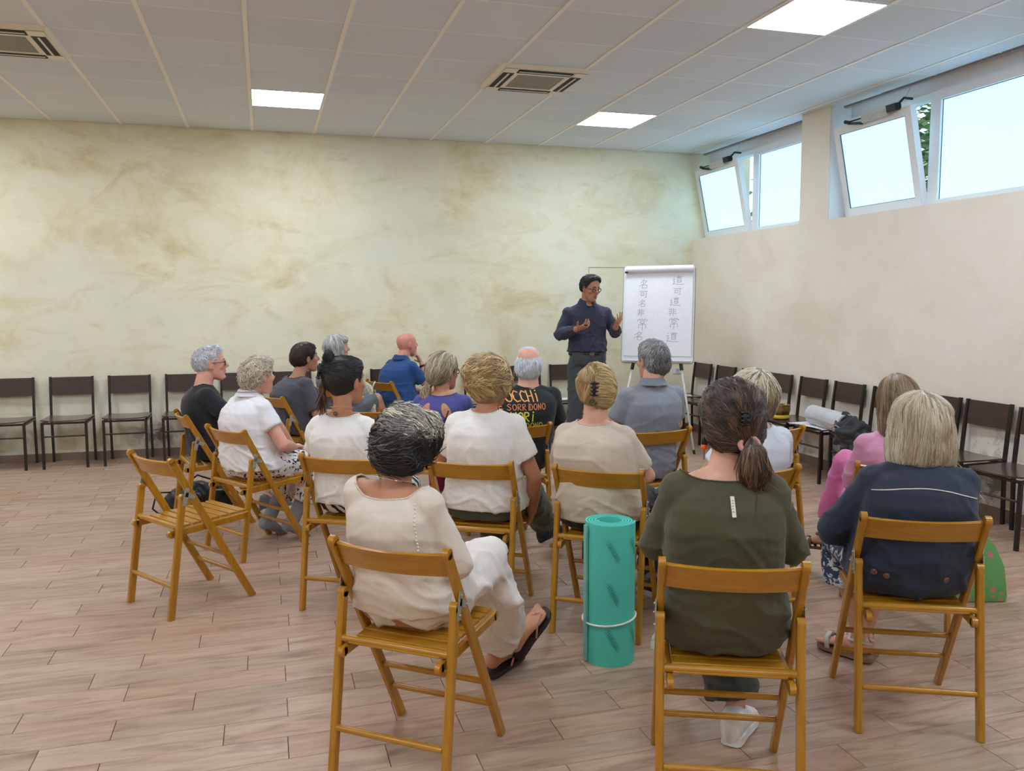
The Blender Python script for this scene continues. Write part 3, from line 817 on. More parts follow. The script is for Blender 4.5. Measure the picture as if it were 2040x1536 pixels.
# ------------------------------------------------------------------ flip chart
M_PAPER = simple('paper_white', (240, 240, 243), 0.75, var=.01)
M_CHARTW = simple('chart_enamel', (232, 234, 236), 0.3, var=.01)
M_ALU = simple('white_tube', (214, 216, 206), 0.35)
M_INK = simple('marker_grey', (122, 124, 132), 0.7)
def flip_chart():
    r = empty('flip_chart', (3.86, 7.82, 0), D(-32), 'white flip chart on a tripod with two columns of handwritten characters', 'flip chart')
    # board frame: local x right, leaning back (top further away). lower centre at y=-.09
    T = D(10); R = Matrix.Rotation(-T, 3, 'X'); O = Vector((0, -.10, .90)); Hb = 1.0; Wb = .36
    def P(x, z, y=0): return O + R @ Vector((x, y, z))
    q = MB()
    cr = .03; prof = []
    for (cx, cz, a0) in ((Wb - cr, Hb - cr, 0), (-Wb + cr, Hb - cr, 90), (-Wb + cr, cr, 180), (Wb - cr, cr, 270)):
        for k in range(5):
            a = D(a0 + k * 22.5); prof.append((cx + cr * math.cos(a), cz + cr * math.sin(a)))
    q.rings([[P(x, z, .018) for x, z in prof], [P(x, z, 0) for x, z in prof]]); q.build('board', M_CHARTW, r, angle=40)
    q = MB()
    for i in range(len(prof)):
        pass
    q.tube([P(x * 1.0, z, .01) for x, z in prof], .006, 6, closed=True); q.build('board_edge', simple('edge_grey', (120, 124, 130), .4), r, smooth=True)
    # paper pad, slightly bowed, with a rolled top sheet
    q = MB(); rings = []
    for i in range(13):
        z = .07 + i * .075; bow = -.012 - .006 * math.sin(i / 12 * PI)
        rings.append([P(-.335, z, bow), P(.338, z, bow - .003), P(.338, z, -.001), P(-.335, z, -.001)])
    q.rings(rings); pad = q.build('paper_pad', M_PAPER, r, angle=50)
    q = MB(); q.tube([P(-.338, .955, -.034), P(.345, .962, -.036)], (.034, .038), 16) if False else q.tube([P(-.338, .955, -.03), P(.345, .962, -.032)], .034, 16)
    q.build('rolled_sheets', M_PAPER, r, angle=50)
    q = MB(); q.box(P(-.33, .925, -.045), (.03, .014, .02)); q.build('clamp', M_BLACK, r)
    q = MB(); q.box(P(0, .022, -.018), (.68, .03, .016), R); q.build('pen_tray', M_CHARTW, r)
    # writing
    w = MB(); nrm = R @ Vector((0, -1, 0))
    def glyph(key, x, z, s, sx=1.0):
        for st in GLYPH[key]:
            pts = []
            for i in range(len(st) - 1):
                for k in range(4): pts.append((st[i][0] + (st[i + 1][0] - st[i][0]) * k / 4, st[i][1] + (st[i + 1][1] - st[i][1]) * k / 4))
            pts.append(st[-1])
            out = []
            for a, b2 in pts:
                a += rr.uniform(-.015, .015); b2 += rr.uniform(-.015, .015)
                zz = z + b2 * s; out.append(P(x + a * s * sx, zz, -.0125 - .006 * math.sin((zz - .07) / .9 * PI) - .0015))
            ribbon(w, out, .0032, nrm, .0015)
    for k, (g, x, z, s) in enumerate([('dao', .135, .79, .105), ('ke', .145, .685, .085), ('dao', .115, .575, .10), ('fei', .10, .475, .09), ('chang', .105, .345, .12), ('dao', .09, .175 + .03, .115)]):
        glyph(g, x, z, s * .95)
    for k, (g, x, z, s) in enumerate([('ming', -.20, .76, .10), ('ke', -.195, .66, .085), ('ming', -.20, .57, .08), ('fei', -.215, .475, .08), ('chang', -.215, .335, .125), ('ming', -.235, .225, .10)]):
        glyph(g, x, z, s * .95)
    w.build('handwriting', M_INK, pad)
    # legs
    for s in (-1, 1):
        q = MB(); top = P(s * .235, .02, .02); q.tube([top, (s * .40, -.26, .0)], .011, 10); q.build('leg', M_ALU, r, smooth=True)
        q = MB(); a = top; d2 = (Vector((s * .40, -.26, 0)) - top).normalized(); q.tube([a - d2 * .03, a + d2 * .09], .018, 10); q.cap(Vector((s * .40, -.26, 0)) - d2 * .045, Vector((s * .40, -.26, 0)) - d2 * .012, .013, .013, 8)
        q.build('leg_clamp', M_BLACK, r, angle=40)
    q = MB(); q.tube([P(0, .30, .03), (0, .62, 0)], .011, 10); q.build('rear_leg', M_ALU, r, smooth=True)
    q = MB(); q.cap((0, .605, .025), (0, .617, .012), .013, .013, 8); q.build('foot_cap', M_BLACK, r)
flip_chart()

# ------------------------------------------------------------------ wall socket, papers, bowl, mats, bags
r = empty('wall_socket', (4.686, BY - .006, .705), 0, 'white double power socket on the back wall behind the flip chart leg', 'socket')
q = MB(); q.cbox((0, 0, 0), (.12, .01, .075), .003); q.build('cover_plate', M_PAPER, r)
q = MB(); q.cbox((0, -.007, 0), (.045, .006, .05), .002)
q.build('socket_insert', M_GREYP, r)
for s in (-1, 0, 1):
    q = MB(); q.cap((s * .012, -.0105, 0), (s * .012, -.009, 0), .003, .003, 8); q.build('socket_hole', M_BLACK, r)

def print_mat():
    t = NT('printed_sheet'); w = t.n('ShaderNodeTexBrick'); w.inputs['Scale'].default_value = 24; w.inputs['Mortar Size'].default_value = .3
    w.inputs['Color1'].default_value = srgb(150, 150, 152); w.inputs['Color2'].default_value = srgb(176, 176, 178); w.inputs['Mortar'].default_value = srgb(238, 238, 240)
    w.inputs['Brick Width'].default_value = 1.6; w.inputs['Row Height'].default_value = .28
    t.l(t.coord(), w.inputs[0]); t.base(w.outputs[0]).rough(.8); return t.m
M_PRINT = print_mat()
SZ = .458
def sheet(name, x, y, z, rot, label, sx=.21, sy=.297, m=M_PRINT):
    q = MB(); n = 6; rings = []
    for i in range(n + 1):
        yy = -sy / 2 + sy * i / n; zz = .003 * math.sin(i / n * PI * 1.5)
        rings.append([(-sx / 2, yy, zz + .001), (sx / 2, yy, zz + .002), (sx / 2, yy, zz + .004), (-sx / 2, yy, zz + .003)])
    q.rings(rings); o = q.build(name, m, None, smooth=False); o.location = (x, y, z); o.rotation_euler = (0, 0, rot)
    tag(o, label, 'paper', 'printed sheets lying on chair seats'); return o
sheet('paper_sheet', 4.51, 6.20, SZ - .004, D(2), 'printed sheet on the wall chair right of the singing bowl')
sheet('paper_sheet', 4.50, 5.985, SZ - .001, D(-4), 'printed sheet half under the rolled grey mat')
sheet('paper_sheet', 3.20, 8.66, SZ - .004, D(80), 'white sheet on the wall chair beside the speaker legs', m=M_PAPER)
sheet('paper_sheet', 4.54, 8.56, SZ - .004, D(70), 'small paper on the corner chair behind the flip chart', m=M_PAPER, sx=.15, sy=.21)

# brass singing bowl on a yellow ring cushion
BZ = .449
r = empty('singing_bowl', (4.50, 6.60, BZ + .042), 0, 'brass singing bowl on a yellow ring cushion on a dark wall chair', 'bowl')
M_BRASS = NT('hammered_brass'); nz = M_BRASS.noise(M_BRASS.coord(), 26, 4, .6)
M_BRASS.base(M_BRASS.ramp(nz, [(.35, srgb(96, 74, 42)), (.65, srgb(164, 134, 82))])).rough(.38); M_BRASS.b.inputs['Metallic'].default_value = .75; M_BRASS.bump(nz, .4, .004); M_BRASS = M_BRASS.m
q = MB(); q.lathe([(.002, 0), (.055, .0), (.072, .010), (.082, .035), (.083, .062), (.080, .078), (.085, .086), (.084, .089), (.078, .087), (.074, .075), (.076, .05), (.070, .02), (.045, .008), (.002, .006)]); q.build('bowl_body', M_BRASS, r, smooth=True)
q = MB(); q.tube([(.058 * math.cos(a * PI / 12), .058 * math.sin(a * PI / 12), 0) for a in range(24)], .020, 10, closed=True)
c = q.build('ring_cushion', fabric('yellow_silk', (214, 182, 48), .5), None, smooth=True); c.location = (4.50, 6.60, BZ + .021); tag(c, 'yellow ring cushion under the brass singing bowl', 'cushion')

# grey exercise mat, loosely rolled, open toward the camera
def spiral(mb, r0, r1, turns, thick, L, n=90, flat=1.0, tail=0.0):
    pts = []
    for i in range(n + 1):
        t = i / n; a = turns * 2 * PI * t; rad = r0 + (r1 - r0) * t
        pts.append((rad * math.cos(a), rad * math.sin(a) * flat, rad))
    if tail:
        a = turns * 2 * PI; d = (-math.sin(a), math.cos(a))
        pts += [(pts[-1][0] + d[0] * tail * k / 3, pts[-1][1] + d[1] * tail * k / 3, 0) for k in (1, 2, 3)]
    vs = []; m = len(pts)
    for z in (0, L):
        for side in (0, 1):
            for i, p in enumerate(pts):
                q0 = pts[max(i - 1, 0)]; q1 = pts[min(i + 1, m - 1)]; dx, dy = q1[0] - q0[0], q1[1] - q0[1]; l = math.hypot(dx, dy) or 1
                vs.append((p[0] + dy / l * thick * (side - .5), p[1] - dx / l * thick * (side - .5), z))
    fs = []
    for i in range(m - 1):
        a, b_, c_, d_ = i, m + i, 2 * m + i, 3 * m + i
        fs += [(a, a + 1, c_ + 1, c_), (b_, d_, d_ + 1, b_ + 1), (a, b_, b_ + 1, a + 1), (c_, c_ + 1, d_ + 1, d_)]
    fs += [(0, 2 * m, 3 * m, m), (m - 1, 2 * m - 1, 4 * m - 1, 3 * m - 1)]
    mb.add(vs, fs)
r = empty('rolled_grey_mat', (4.53, 5.93, BZ + .008), 0, 'loosely rolled pale grey exercise mat lying across two wall chairs', 'exercise mat')
q = MB(); spiral(q, .075, .082, 1.25, .009, .62, 70, .92)
q.xf(Matrix.Translation((0, .24, .083)) @ Matrix.Rotation(D(-12), 4, 'Z') @ Matrix.Rotation(PI / 2, 4, 'X') @ Matrix.Rotation(D(95), 4, 'Z'))
q.build('mat_sheet', fabric('mat_grey', (196, 197, 200), .7), r, angle=50)
q = MB(); q.bbox(-.10, .0, -.40, .23, .0, .01); 

# turquoise mat standing in the aisle
M_TEAL = NT('teal_foam'); wv = M_TEAL.n('ShaderNodeTexWave', bands_direction='Z'); wv.inputs['Scale'].default_value = 75; M_TEAL.l(M_TEAL.coord(), wv.inputs[0])
M_TEAL.base(M_TEAL.ramp(wv.outputs[1], [(.2, srgb(72, 192, 172)), (.8, srgb(94, 216, 196))])).rough(.6); M_TEAL.bump(wv.outputs[1], .35, .002); M_TEAL = M_TEAL.m
M_TEALD = simple('grey_foam', (116, 178, 164), .8)
r = empty('rolled_turquoise_mat', (1.37, 3.205, 0), 0, 'rolled turquoise exercise mat standing upright, held by a white elastic band', 'exercise mat')
q = MB(); Ht = .60; spiral(q, .050, .1040, 4.5, .0085, Ht, 220, 1.0)
q.xf(Matrix.Rotation(D(160), 4, 'Z')); q.build('mat_roll', M_TEAL, r, angle=50)
q = MB(); q.tube([(0, 0, .004), (0, 0, Ht - .03)], .047, 24); q.build('inner_core', simple('core_grey', (108, 116, 124), .8), r, angle=50)
q = MB(); Rm = Matrix.Rotation(D(0), 4, 'Z')
for k in range(1):
    ang = D(186)
    c0 = Vector((math.cos(ang), math.sin(ang), 0)) * .1125
    q.box(c0 + Vector((0, 0, Ht / 2)), (.009, .022, Ht - .02), Matrix.Rotation(ang, 3, 'Z'))
q.build('mat_flap', M_TEALD, r)
q = MB(); n = 40; q.tube([(.1125 * math.cos(2 * PI * k / n), .1125 * math.sin(2 * PI * k / n), .185 + .012 * math.cos(2 * PI * k / n)) for k in range(n)], .0042, 8, closed=True)
q.build('elastic_band', simple('band_white', (232, 232, 228), .6), r, smooth=True)
for zc, a0 in ((.50, -118), (.32, -118), (.12, -118), (.50, -60), (.12, -58)):
    rs = random.Random(int(zc * 100)); q = MB()
    for ln in (0, 1):
        pts = []
        for i in range(60):
            t = i / 59; a = D(a0 + 24 * t + (4.2 * math.cos(i * 1.15)) + ln * 3.5); z = zc + .035 - .080 * t + .0085 * math.sin(i * 1.15 + ln) + .004 * rs.uniform(-1, 1)
            pts.append((.1085 * math.cos(a), .1085 * math.sin(a), z))
        ribbon(q, pts, .0009, [Vector((p[0], p[1], 0)).normalized() for p in pts], .0012)
    q.build('printed_mark', simple('mark_dark', (40, 128, 116), .7), r)

def lumpy_bag(name, loc, rotz, size, col, label, seed, handles, cat='bag', z0=0.0):
    r = empty(name, loc, rotz, label, cat)
    q = MB(); R = random.Random(seed)
    sx, sy, sz = size
    q.ell((0, 0, sz * .46), (sx / 2, sy / 2, sz * .46)); q.ell((sx * .18, 0, sz * .42), (sx * .34, sy * .46, sz * .42)); q.ell((-sx * .2, .01, sz * .4), (sx * .3, sy * .45, sz * .40))
    me = remesh(q, .012, 3); co = get_co(me); no = get_no(me)
    d = np.abs(vnoise(co, (9, 9, 14), seed)) * .05; co += no * (d[:, None] - .01); co[:, 2] = np.maximum(co[:, 2], z0); set_co(me, co)
    obj_of('bag_body', me, col, r)
    q = MB()
    for pts in handles: q.tube([Vector(p) for p in pts], .007, 8)
    q.build('bag_strap', col, r, smooth=True)
    return r
M_BLEATHER = simple('black_leather', (20, 22, 30), .38)
lumpy_bag('handbag', (-.48, 6.43, 0), D(8), (.50, .26, .24), M_BLEATHER, 'black leather handbag on the floor behind the empty folding chair', 3,
          [[(-.2, 0, .16), (-.30, -.02, .17), (-.33, -.04, .06), (-.28, -.05, .01)], [(-.12, 0, .2), (-.02, 0, .27), (.1, 0, .22)]])
# black bag hanging off the wall chair seat
M_BCLOTH = fabric('black_cloth', (30, 30, 34), .6)
r = empty('black_bag', (4.40, 5.50, BZ + .012), 0, 'crumpled black bag spilling over the seat beside the grey mat', 'bag')
q = MB(); q.ell((0, 0, .055), (.11, .17, .075)); q.ell((-.06, -.03, .00), (.07, .15, .10)); q.ell((.02, .07, .10), (.07, .09, .07)); q.ell((-.075, -.05, -.06), (.04, .11, .09))
me = remesh(q, .01, 2); co = get_co(me); no = get_no(me); co += no * ((np.abs(vnoise(co, (14, 10, 12), 5)) * .09 - .02)[:, None]); 
co[:, 2] = np.where(co[:, 0] > -.075, np.maximum(co[:, 2], .0), co[:, 2]); set_co(me, co); obj_of('bag_body', me, M_BCLOTH, r)
q = MB(); q.tube([(-.12, .1, .05), (-.14, .02, .09), (-.13, -.05, .06)], .004, 6); q.build('zip_pull', M_HINGE, r)

# cream knit bag hanging on the bald man's chair
r = empty('knit_bag', (.90, 7.93, .42), D(-62), 'cream knitted bag hanging on the back of the bald man chair', 'bag')
q = MB(); q.ell((0, -.02, .12), (.17, .055, .16)); q.ell((0, -.01, .26), (.13, .04, .10)); me = remesh(q, .01, 2); co = get_co(me); no = get_no(me); co += no * ((.006 * np.sin(co[:, 0] * 160) * np.sin(co[:, 2] * 120))[:, None]); set_co(me, co)
obj_of('bag_body', me, fabric('cream_knit', (206, 200, 176), .9), r)
q = MB()
for s in (-1, 1): q.tube([(s * .09, 0, .28), (s * .10, .02, .34), (s * .08, .05, .36)], .008, 6)
q.build('bag_strap', fabric('cream_knit', (206, 200, 176)), r, smooth=True)

# green bag with pink pattern on the floor
def green_mat():
    t = NT('green_print'); v = t.coord(); vo = t.n('ShaderNodeTexVoronoi'); vo.inputs['Scale'].default_value = 22; t.l(v, vo.inputs['Vector'])
    n = t.noise(v, 9, 3, .6, .4)
    k = t.math('MULTIPLY', t.ramp(vo.outputs[0], [(.28, (1, 1, 1)), (.42, (0, 0, 0))]), t.ramp(n, [(.50, (0, 0, 0)), (.56, (1, 1, 1))]))
    t.base(t.mix(k, srgb(96, 158, 88), srgb(196, 118, 116))).rough(.6); return t.m
r = empty('green_shopping_bag', (3.36, 3.36, 0), D(-16), 'bright green shopping bag with pink pattern on the floor beside the navy jacket woman', 'bag')
q = MB()
def ringbox(hx, hy, z): return [(-hx, -hy, z), (hx, -hy, z), (hx, hy, z), (-hx, hy, z)]
q.rings([ringbox(.205, .07, .004), ringbox(.212, .075, .03), ringbox(.200, .06, .18), ringbox(.165, .03, .28), ringbox(.125, .012, .33)]); q.build('bag_body', green_mat(), r, angle=50)
q = MB(); q.tube([(-.115, -.02, .32), (-.08, -.07, .25), (0, -.085, .22), (.08, -.07, .26), (.115, -.03, .325)], .006, 8); q.build('rope_handle', simple('rope', (212, 208, 190), .8), r, smooth=True)
# ------------------------------------------------------------------ people
V = Vector
def lerp(a, b, t): return a + (b - a) * t
def hand(mb, Wp, d, n, a, curl=.4, spread=.15, s=1.0, thumb=.6, fc=None):
    """wrist, finger direction, palm normal, thumb side; five separate fingers"""
    d = V(d).normalized(); n = V(n); n = (n - d * n.dot(d)).normalized(); a = V(a); a = (a - d * a.dot(d) - n * a.dot(n)).normalized()
    Wp = V(Wp)
    mb.tube([Wp - d * .012, Wp + d * .02 * s, Wp + d * .055 * s, Wp + d * .088 * s], [(.027 * s, .020 * s), (.032 * s, .018 * s), (.040 * s, .0165 * s), (.041 * s, .013 * s)], 12, up=n)
    for i, (o, L, r) in enumerate(((.0305, .072, .0086), (.0105, .080, .0088), (-.0105, .074, .0084), (-.030, .058, .0076))):
        c = fc[i] if fc else curl
        p = Wp + d * ((.080 - .004 * abs(i - 1)) * s) + a * (o * s); e = (d + a * spread * (1, .35, -.35, -1)[i]).normalized(); ang = 0
        for (ln, da) in ((.44, .55), (.32, 1.0), (.24, .7)):
            ang += da * c * 1.25
            dirv = (e * math.cos(ang) + n * math.sin(ang)).normalized(); q = p + dirv * (L * ln * s)
            mb.cap(p, q, r * s, r * s * .92, 8); p = q; r *= .93
    p = Wp + d * (.018 * s) + a * (.024 * s); td = (d * .62 + a * (.35 + thumb) + n * .3).normalized()
    q = p + td * (.045 * s); mb.cap(p, q, .0135 * s, .0105 * s, 8)
    td2 = (td + d * .45 + n * .1).normalized(); q2 = q + td2 * (.032 * s); mb.cap(q, q2, .0102 * s, .0088 * s, 8)

def foot(mb, A, d, sc=1.0, toes=True, up=None):
    d = V(d).normalized(); upv = V(up) if up else V((0, 0, 1)); upv = (upv - d * upv.dot(d)).normalized(); s_ = d.cross(upv)
    A = V(A)
    mb.ell(A - d * .022 - upv * .045, (.031, .031, .034)); mb.cap(A, A - upv * .03, .034, .033, 10)
    mb.tube([A - d * .02 - upv * .045, A + d * .04 - upv * .045, A + d * .10 - upv * .058, A + d * .135 - upv * .066], [(.028, .032), (.032, .030), (.042, .020), (.042, .014)], 12, up=upv)
    if toes:
        for i in range(5):
            o = (.030, .012, -.004, -.018, -.030)[i]; L = (.042, .038, .033, .028, .022)[i]; r = (.0125, .0085, .008, .0075, .0072)[i]
            mb.cap(A + d * .132 + s_ * o * -1 - upv * .067, A + d * (.132 + L) + s_ * o * -1 - upv * .070, r, r * .9, 8)

HEADSEC = [(-.118, .060, .018, .014), (-.108, .053, .034, .028), (-.092, .040, .045, .046), (-.070, .024, .054, .066), (-.045, .010, .061, .083), (-.018, .000, .066, .094),
           (.010, -.004, .070, .097), (.040, -.006, .073, .098), (.068, -.008, .070, .091), (.090, -.010, .059, .076), (.106, -.011, .040, .052), (.114, -.012, .018, .024)]
def add_head(mb, M, s=1.0, wide=1.0, nose=1.0):
    rings = []; n = 24
    for z, cy, rx, ry in HEADSEC:
        ring = []
        for k in range(n):
            a = 2 * PI * k / n; cx, sy = math.cos(a), math.sin(a); e = .92
            x = rx * wide * math.copysign(abs(cx) ** e, cx); y = cy + ry * math.copysign(abs(sy) ** e, sy)
            ring.append(M @ (V((x, y, z)) * s))
        rings.append(ring)
    mb.rings([list(reversed(r)) for r in rings][::-1])
    def P(*q): return M @ (V(q) * s)
    mb.tube([P(0, .084, .022), P(0, .098, .0), P(0, .113 * 1, -.020), P(0, .108, -.030)], [(.007 * s, .010 * s), (.009 * s, .013 * s), (.013 * s * nose, .013 * s), (.010 * s, .006 * s)], 10, up=(M.to_3x3() @ V((0, 1, 0))))
    for sx in (-1, 1):
        mb.cap(P(sx * .010, .098, -.026), P(sx * .013, .094, -.024), .0075 * s, .006 * s, 8)
        mb.cap(P(sx * .012, .086, .026), P(sx * .042, .072, .024), .010 * s, .009 * s, 8)      # brow ridge
        mb.ell(P(sx * .043, .062, -.022), (.020 * s, .020 * s, .020 * s))                      # cheek
        # ear
        R = M.to_3x3() @ Matrix.Rotation(sx * -.30, 3, 'Z') @ Matrix.Rotation(-.15, 3, 'X')
        mb.ell(P(sx * .0745 * wide, -.006, -.002), (.0075 * s, .019 * s, .032 * s), R); mb.ell(P(sx * .072 * wide, .001, -.026), (.007 * s, .010 * s, .012 * s), R)
    mb.tube([P(-.024, .085, -.054), P(-.010, .0945, -.0505), P(0, .0955, -.052), P(.010, .0945, -.0505), P(.024, .085, -.054)], [.003 * s, .006 * s, .0058 * s, .006 * s, .003 * s], 8)
    mb.tube([P(-.022, .084, -.060), P(0, .0945, -.063), P(.022, .084, -.060)], [.003 * s, .0075 * s, .003 * s], 8)
    mb.ell(P(0, .083, -.094), (.018 * s, .016 * s, .015 * s))

def sculpt_head(me, M, s):
    """press in eye sockets, mouth line, nostril sides, ear bowls; tint lips and cheeks"""
    co = get_co(me); Mi = np.array(M.inverted()); h = (co @ Mi[:3, :3].T + Mi[:3, 3]) / s
    def g(c, r): return np.exp(-(((h - np.array(c)) / np.array(r)) ** 2).sum(1))
    d = np.zeros_like(h)
    for sx in (-1, 1):
        d[:, 1] -= .0085 * g((sx * .031, .083, .004), (.015, .03, .0065)); d[:, 1] += .0035 * g((sx * .031, .088, .0125), (.016, .02, .0035)); d[:, 1] += .002 * g((sx * .031, .085, -.0055), (.015, .02, .003)); d[:, 1] -= .003 * g((sx * .028, .083, -.040), (.010, .02, .014))
        d[:, 0] -= sx * .006 * g((sx * .083, .002, .002), (.008, .009, .016))
        d[:, 0] -= sx * .004 * g((sx * .066, .055, .035), (.02, .02, .02))
    d[:, 1] -= .0035 * g((0, .098, -.0565), (.022, .02, .0022)); d[:, 1] -= .002 * g((0, .095, -.078), (.02, .02, .006))
    co += (d * s) @ np.array(M.to_3x3()).T; set_co(me, co)
    n = len(co); tint = np.ones((n, 4))
    lip = np.clip(g((0, .094, -.0565), (.020, .02, .0095)) * 1.5, 0, 1)[:, None]
    ck = np.clip(sum(g((sx * .05, .06, -.025), (.02, .04, .02)) for sx in (-1, 1)) + g((0, .115, -.02), (.015, .02, .015)) + sum(g((sx * .08, 0, 0), (.014, .03, .03)) for sx in (-1, 1)), 0, 1)[:, None]
    tint[:, :3] = tint[:, :3] * (1 - lip) + lip * np.array((.82, .52, .52)); tint[:, :3] *= 1 - ck * np.array((.02, .14, .14))
    return tint

SP = V((2.95, 7.4, 1.5))
TONES = {}
def person(label, base, rotz, c):
    """c: dict of joints in the sitter's own frame (x right, y forward, z up)"""
    g = lambda k, d=None: c.get(k, d)
    up = V((0, 0, 1)); s = g('s', 1.0)
    N, H = V(g('N')), V(g('H'))
    Pz = V(g('P', (N.x * .3, .215, .53)))
    shw, chw, waw, hiw = g('shw', .20), g('chw', .165), g('waw', .155), g('hiw', .175)
    dep, bel = g('dep', .115), g('bel', .12)
    tw = g('tw', 0.0); male = g('male', False)
    X = lambda t: Matrix.Rotation(tw * t, 3, 'Z') @ V((1, 0, 0)); Y = lambda t: Matrix.Rotation(tw * t, 3, 'Z') @ V((0, 1, 0))
    drop = g('drop', .075)
    Sh = [N + X(1) * (sx * (shw - .048)) - up * (drop + (g('dl', 0) if sx < 0 else g('dr', 0))) + Y(1) * g('sy', .0) for sx in (-1, 1)]
    stand = g('stand', False)
    E_ = [V(q) for q in g('E', ((-.26, .26, .68), (.26, .26, .68)))]
    Wr = [V(q) for q in g('W', ((-.10, .46, .60), (.10, .46, .60)))]
    Hd = g('hands', [dict(d=(.35, .9, -.1), n=(0, .1, -1), a=(1, .2, 0), curl=.5), dict(d=(-.35, .9, -.1), n=(0, .1, -1), a=(-1, .2, 0), curl=.5)])
    hipj = [V(q) for q in g('hip', ((-.095, .24, .525), (.095, .24, .525)))]
    K_ = [V(q) for q in g('K', ((-.12, .63, .50), (.12, .63, .50)))]
    A_ = [V(q) for q in g('A', ((-.12, .60, .10), (.12, .60, .10)))]
    Fd = [V(q) for q in g('F', ((-.1, 1, 0), (.1, 1, 0)))]
    Fu = g('Fu', [None, None])
    # spine sections (t, half width, half depth, centre offset in y)
    def torso(mb, inf, t0=0.0, t1=1.0, hem=None):
        secs = [(0.0, hiw * .90, dep * 1.05, .02), (0.10, hiw, dep * 1.16, .02), (0.22, lerp(hiw, waw, .45), lerp(dep, bel, .8) * 1.02, .015), (0.38, waw, bel, .012), (0.55, lerp(waw, chw, .6), dep * 1.0, .0),
                (0.70, chw, dep * 1.02, -.006), (0.82, chw * 1.02, dep * .98, -.006), (0.90, chw * .92, dep * .80, .0), (0.96, shw * .52, dep * .58, .004), (1.0, .066, .056, .006)]
        rings = []; n = 28
        for t, rx, ry, oy in secs:
            if t < t0 - 1e-6 or t > t1 + 1e-6: continue
            p = lerp(V((Pz.x, Pz.y, Pz.z - .07)), N, t); sl = g('slouch', .02) * math.sin(t * PI)
            p = p - V((0, sl, 0)) + Y(t) * oy
            i2 = inf * (1.0 if t < .79 else .5) + (g('baggy', 0) * math.sin(min(1, t / .9) * PI) if inf > 0 else 0)
            if inf > .005 and t < .3: i2 += .011
            ring = []
            for k in range(n):
                a = 2 * PI * k / n; cx, sy = math.cos(a), math.sin(a); e = .84
                ring.append(p + X(t) * ((rx + i2) * math.copysign(abs(cx) ** e, cx)) + Y(t) * ((ry + i2) * math.copysign(abs(sy) ** e, sy)))
            rings.append([tuple(q) for q in ring])
        mb.rings(rings)
        if t1 >= 1:
            for sx in (0, 1):
                S = Sh[sx]; mb.cap(N + Y(1) * -.004 + X(1) * ((sx * 2 - 1) * .030) - up * .018, S + up * .008, .044 + inf * .35, .046 + inf * .7, 14, .95)
                mb.ell(S - up * .006, (.049 + inf * .8, .052 + inf * .8, .052 + inf * .8)); mb.cap(S, lerp(V((Pz.x, Pz.y, Pz.z)), N, .62) + X(1) * ((sx * 2 - 1) * chw * .62), .060 + inf, .07 + inf, 14, .9)
        if g('bust') and inf >= 0 and t1 >= 1:
            for sx in (-1, 1): p = lerp(Pz, N, .60) + X(1) * (sx * .068) + Y(1) * (dep * .66); mb.ell(p, (.082 + inf, .048 + inf, .068 + inf))
    al = g('arm', 1.0)
    def arm(mb, sx, inf, t1=2.0, cuff=1.0, ends=False):
        S, E, Wp = Sh[sx], E_[sx], Wr[sx]
        if t1 >= 1:
            mb.cap(S, E, .047 * al + inf, .037 * al + inf * cuff, 14); q = lerp(E, Wp, min(1, t1 - 1)); r1 = lerp(.036 * al, .026, min(1, t1 - 1))
            if t1 > 1: mb.tube([E, lerp(E, q, .3), q], [.037 * al + inf * cuff, .039 * al + inf * cuff, r1 + inf * cuff], 14); mb.ell(E, (.038 * al + inf * cuff,) * 3)
        else:
            q = lerp(S, E, t1); mb.tube([S, lerp(S, q, .5), q], [.050 * al + inf, .049 * al + inf, lerp(.047 * al, .037 * al, t1) + inf * cuff], 16)
            mb.ell(S, (.050 * al + inf,) * 3)
    lg = g('leg', 1.0)
    def leg(mb, sx, inf, t1=2.0, flare=1.0):
        h, k, a = hipj[sx], K_[sx], A_[sx]
        if t1 >= 1:
            mb.cap(h, k, .082 * lg + inf, .056 * lg + inf, 16); q = lerp(k, a, t1 - 1)
            if t1 > 1:
                mid = lerp(k, q, .35); mid = mid + (mid - lerp(h, a, .5)).normalized() * 0
                mb.tube([k, mid, q], [.055 * lg + inf, .054 * lg + inf, lerp(.05, .036, t1 - 1) * lg ** .5 + inf * flare], 16); mb.ell(k, (.056 * lg + inf,) * 3)
        else: mb.tube([h, lerp(h, k, t1)], [.082 * lg + inf, lerp(.082, .056, t1) * lg + inf], 16); mb.ell(h, (.08 * lg + inf,) * 3)
    # head frame
    if 'yaw' in c: yaw = c['yaw']
    else:
        wh = Matrix.Rotation(rotz, 3, 'Z') @ H + V((base[0], base[1], 0)); dv = Matrix.Rotation(-rotz, 3, 'Z') @ (SP - wh); yaw = math.atan2(-dv.x, dv.y)
    HM = Matrix.Translation(H) @ Matrix.Rotation(yaw, 4, 'Z') @ Matrix.Rotation(g('roll', 0), 4, 'Y') @ Matrix.Rotation(g('pitch', .03), 4, 'X')
    hs = g('hs', 1.0)
    # ---- body, one continuous surface
    mb = MB(); add_head(mb, HM, hs, g('wide', 1.0), g('nose', 1.0))
    nr = (.058 if male else .049) * g('neckw', 1)
    nb = HM @ V((0, -.026, -.055)); mb.tube([N - up * .03, lerp(N, nb, .5), nb], [(nr * 1.15, nr * 1.1), (nr, nr), (nr, nr * 1.05)], 16)
    torso(mb, 0.0)
    for sx in (0, 1):
        arm(mb, sx, 0); leg(mb, sx, -.009 if not g('barelegs') else -.003)
        hd = Hd[sx]; hand(mb, Wr[sx], s=g('hsz', .98 if male else .9), **hd)
        foot(mb, A_[sx], Fd[sx], up=Fu[sx], toes=bool(g('bare', [0, 0])[sx]))
        mb.cap(A_[sx] + V((0, 0, .02)), A_[sx] - V((0, 0, .02)), .034, .034, 10)
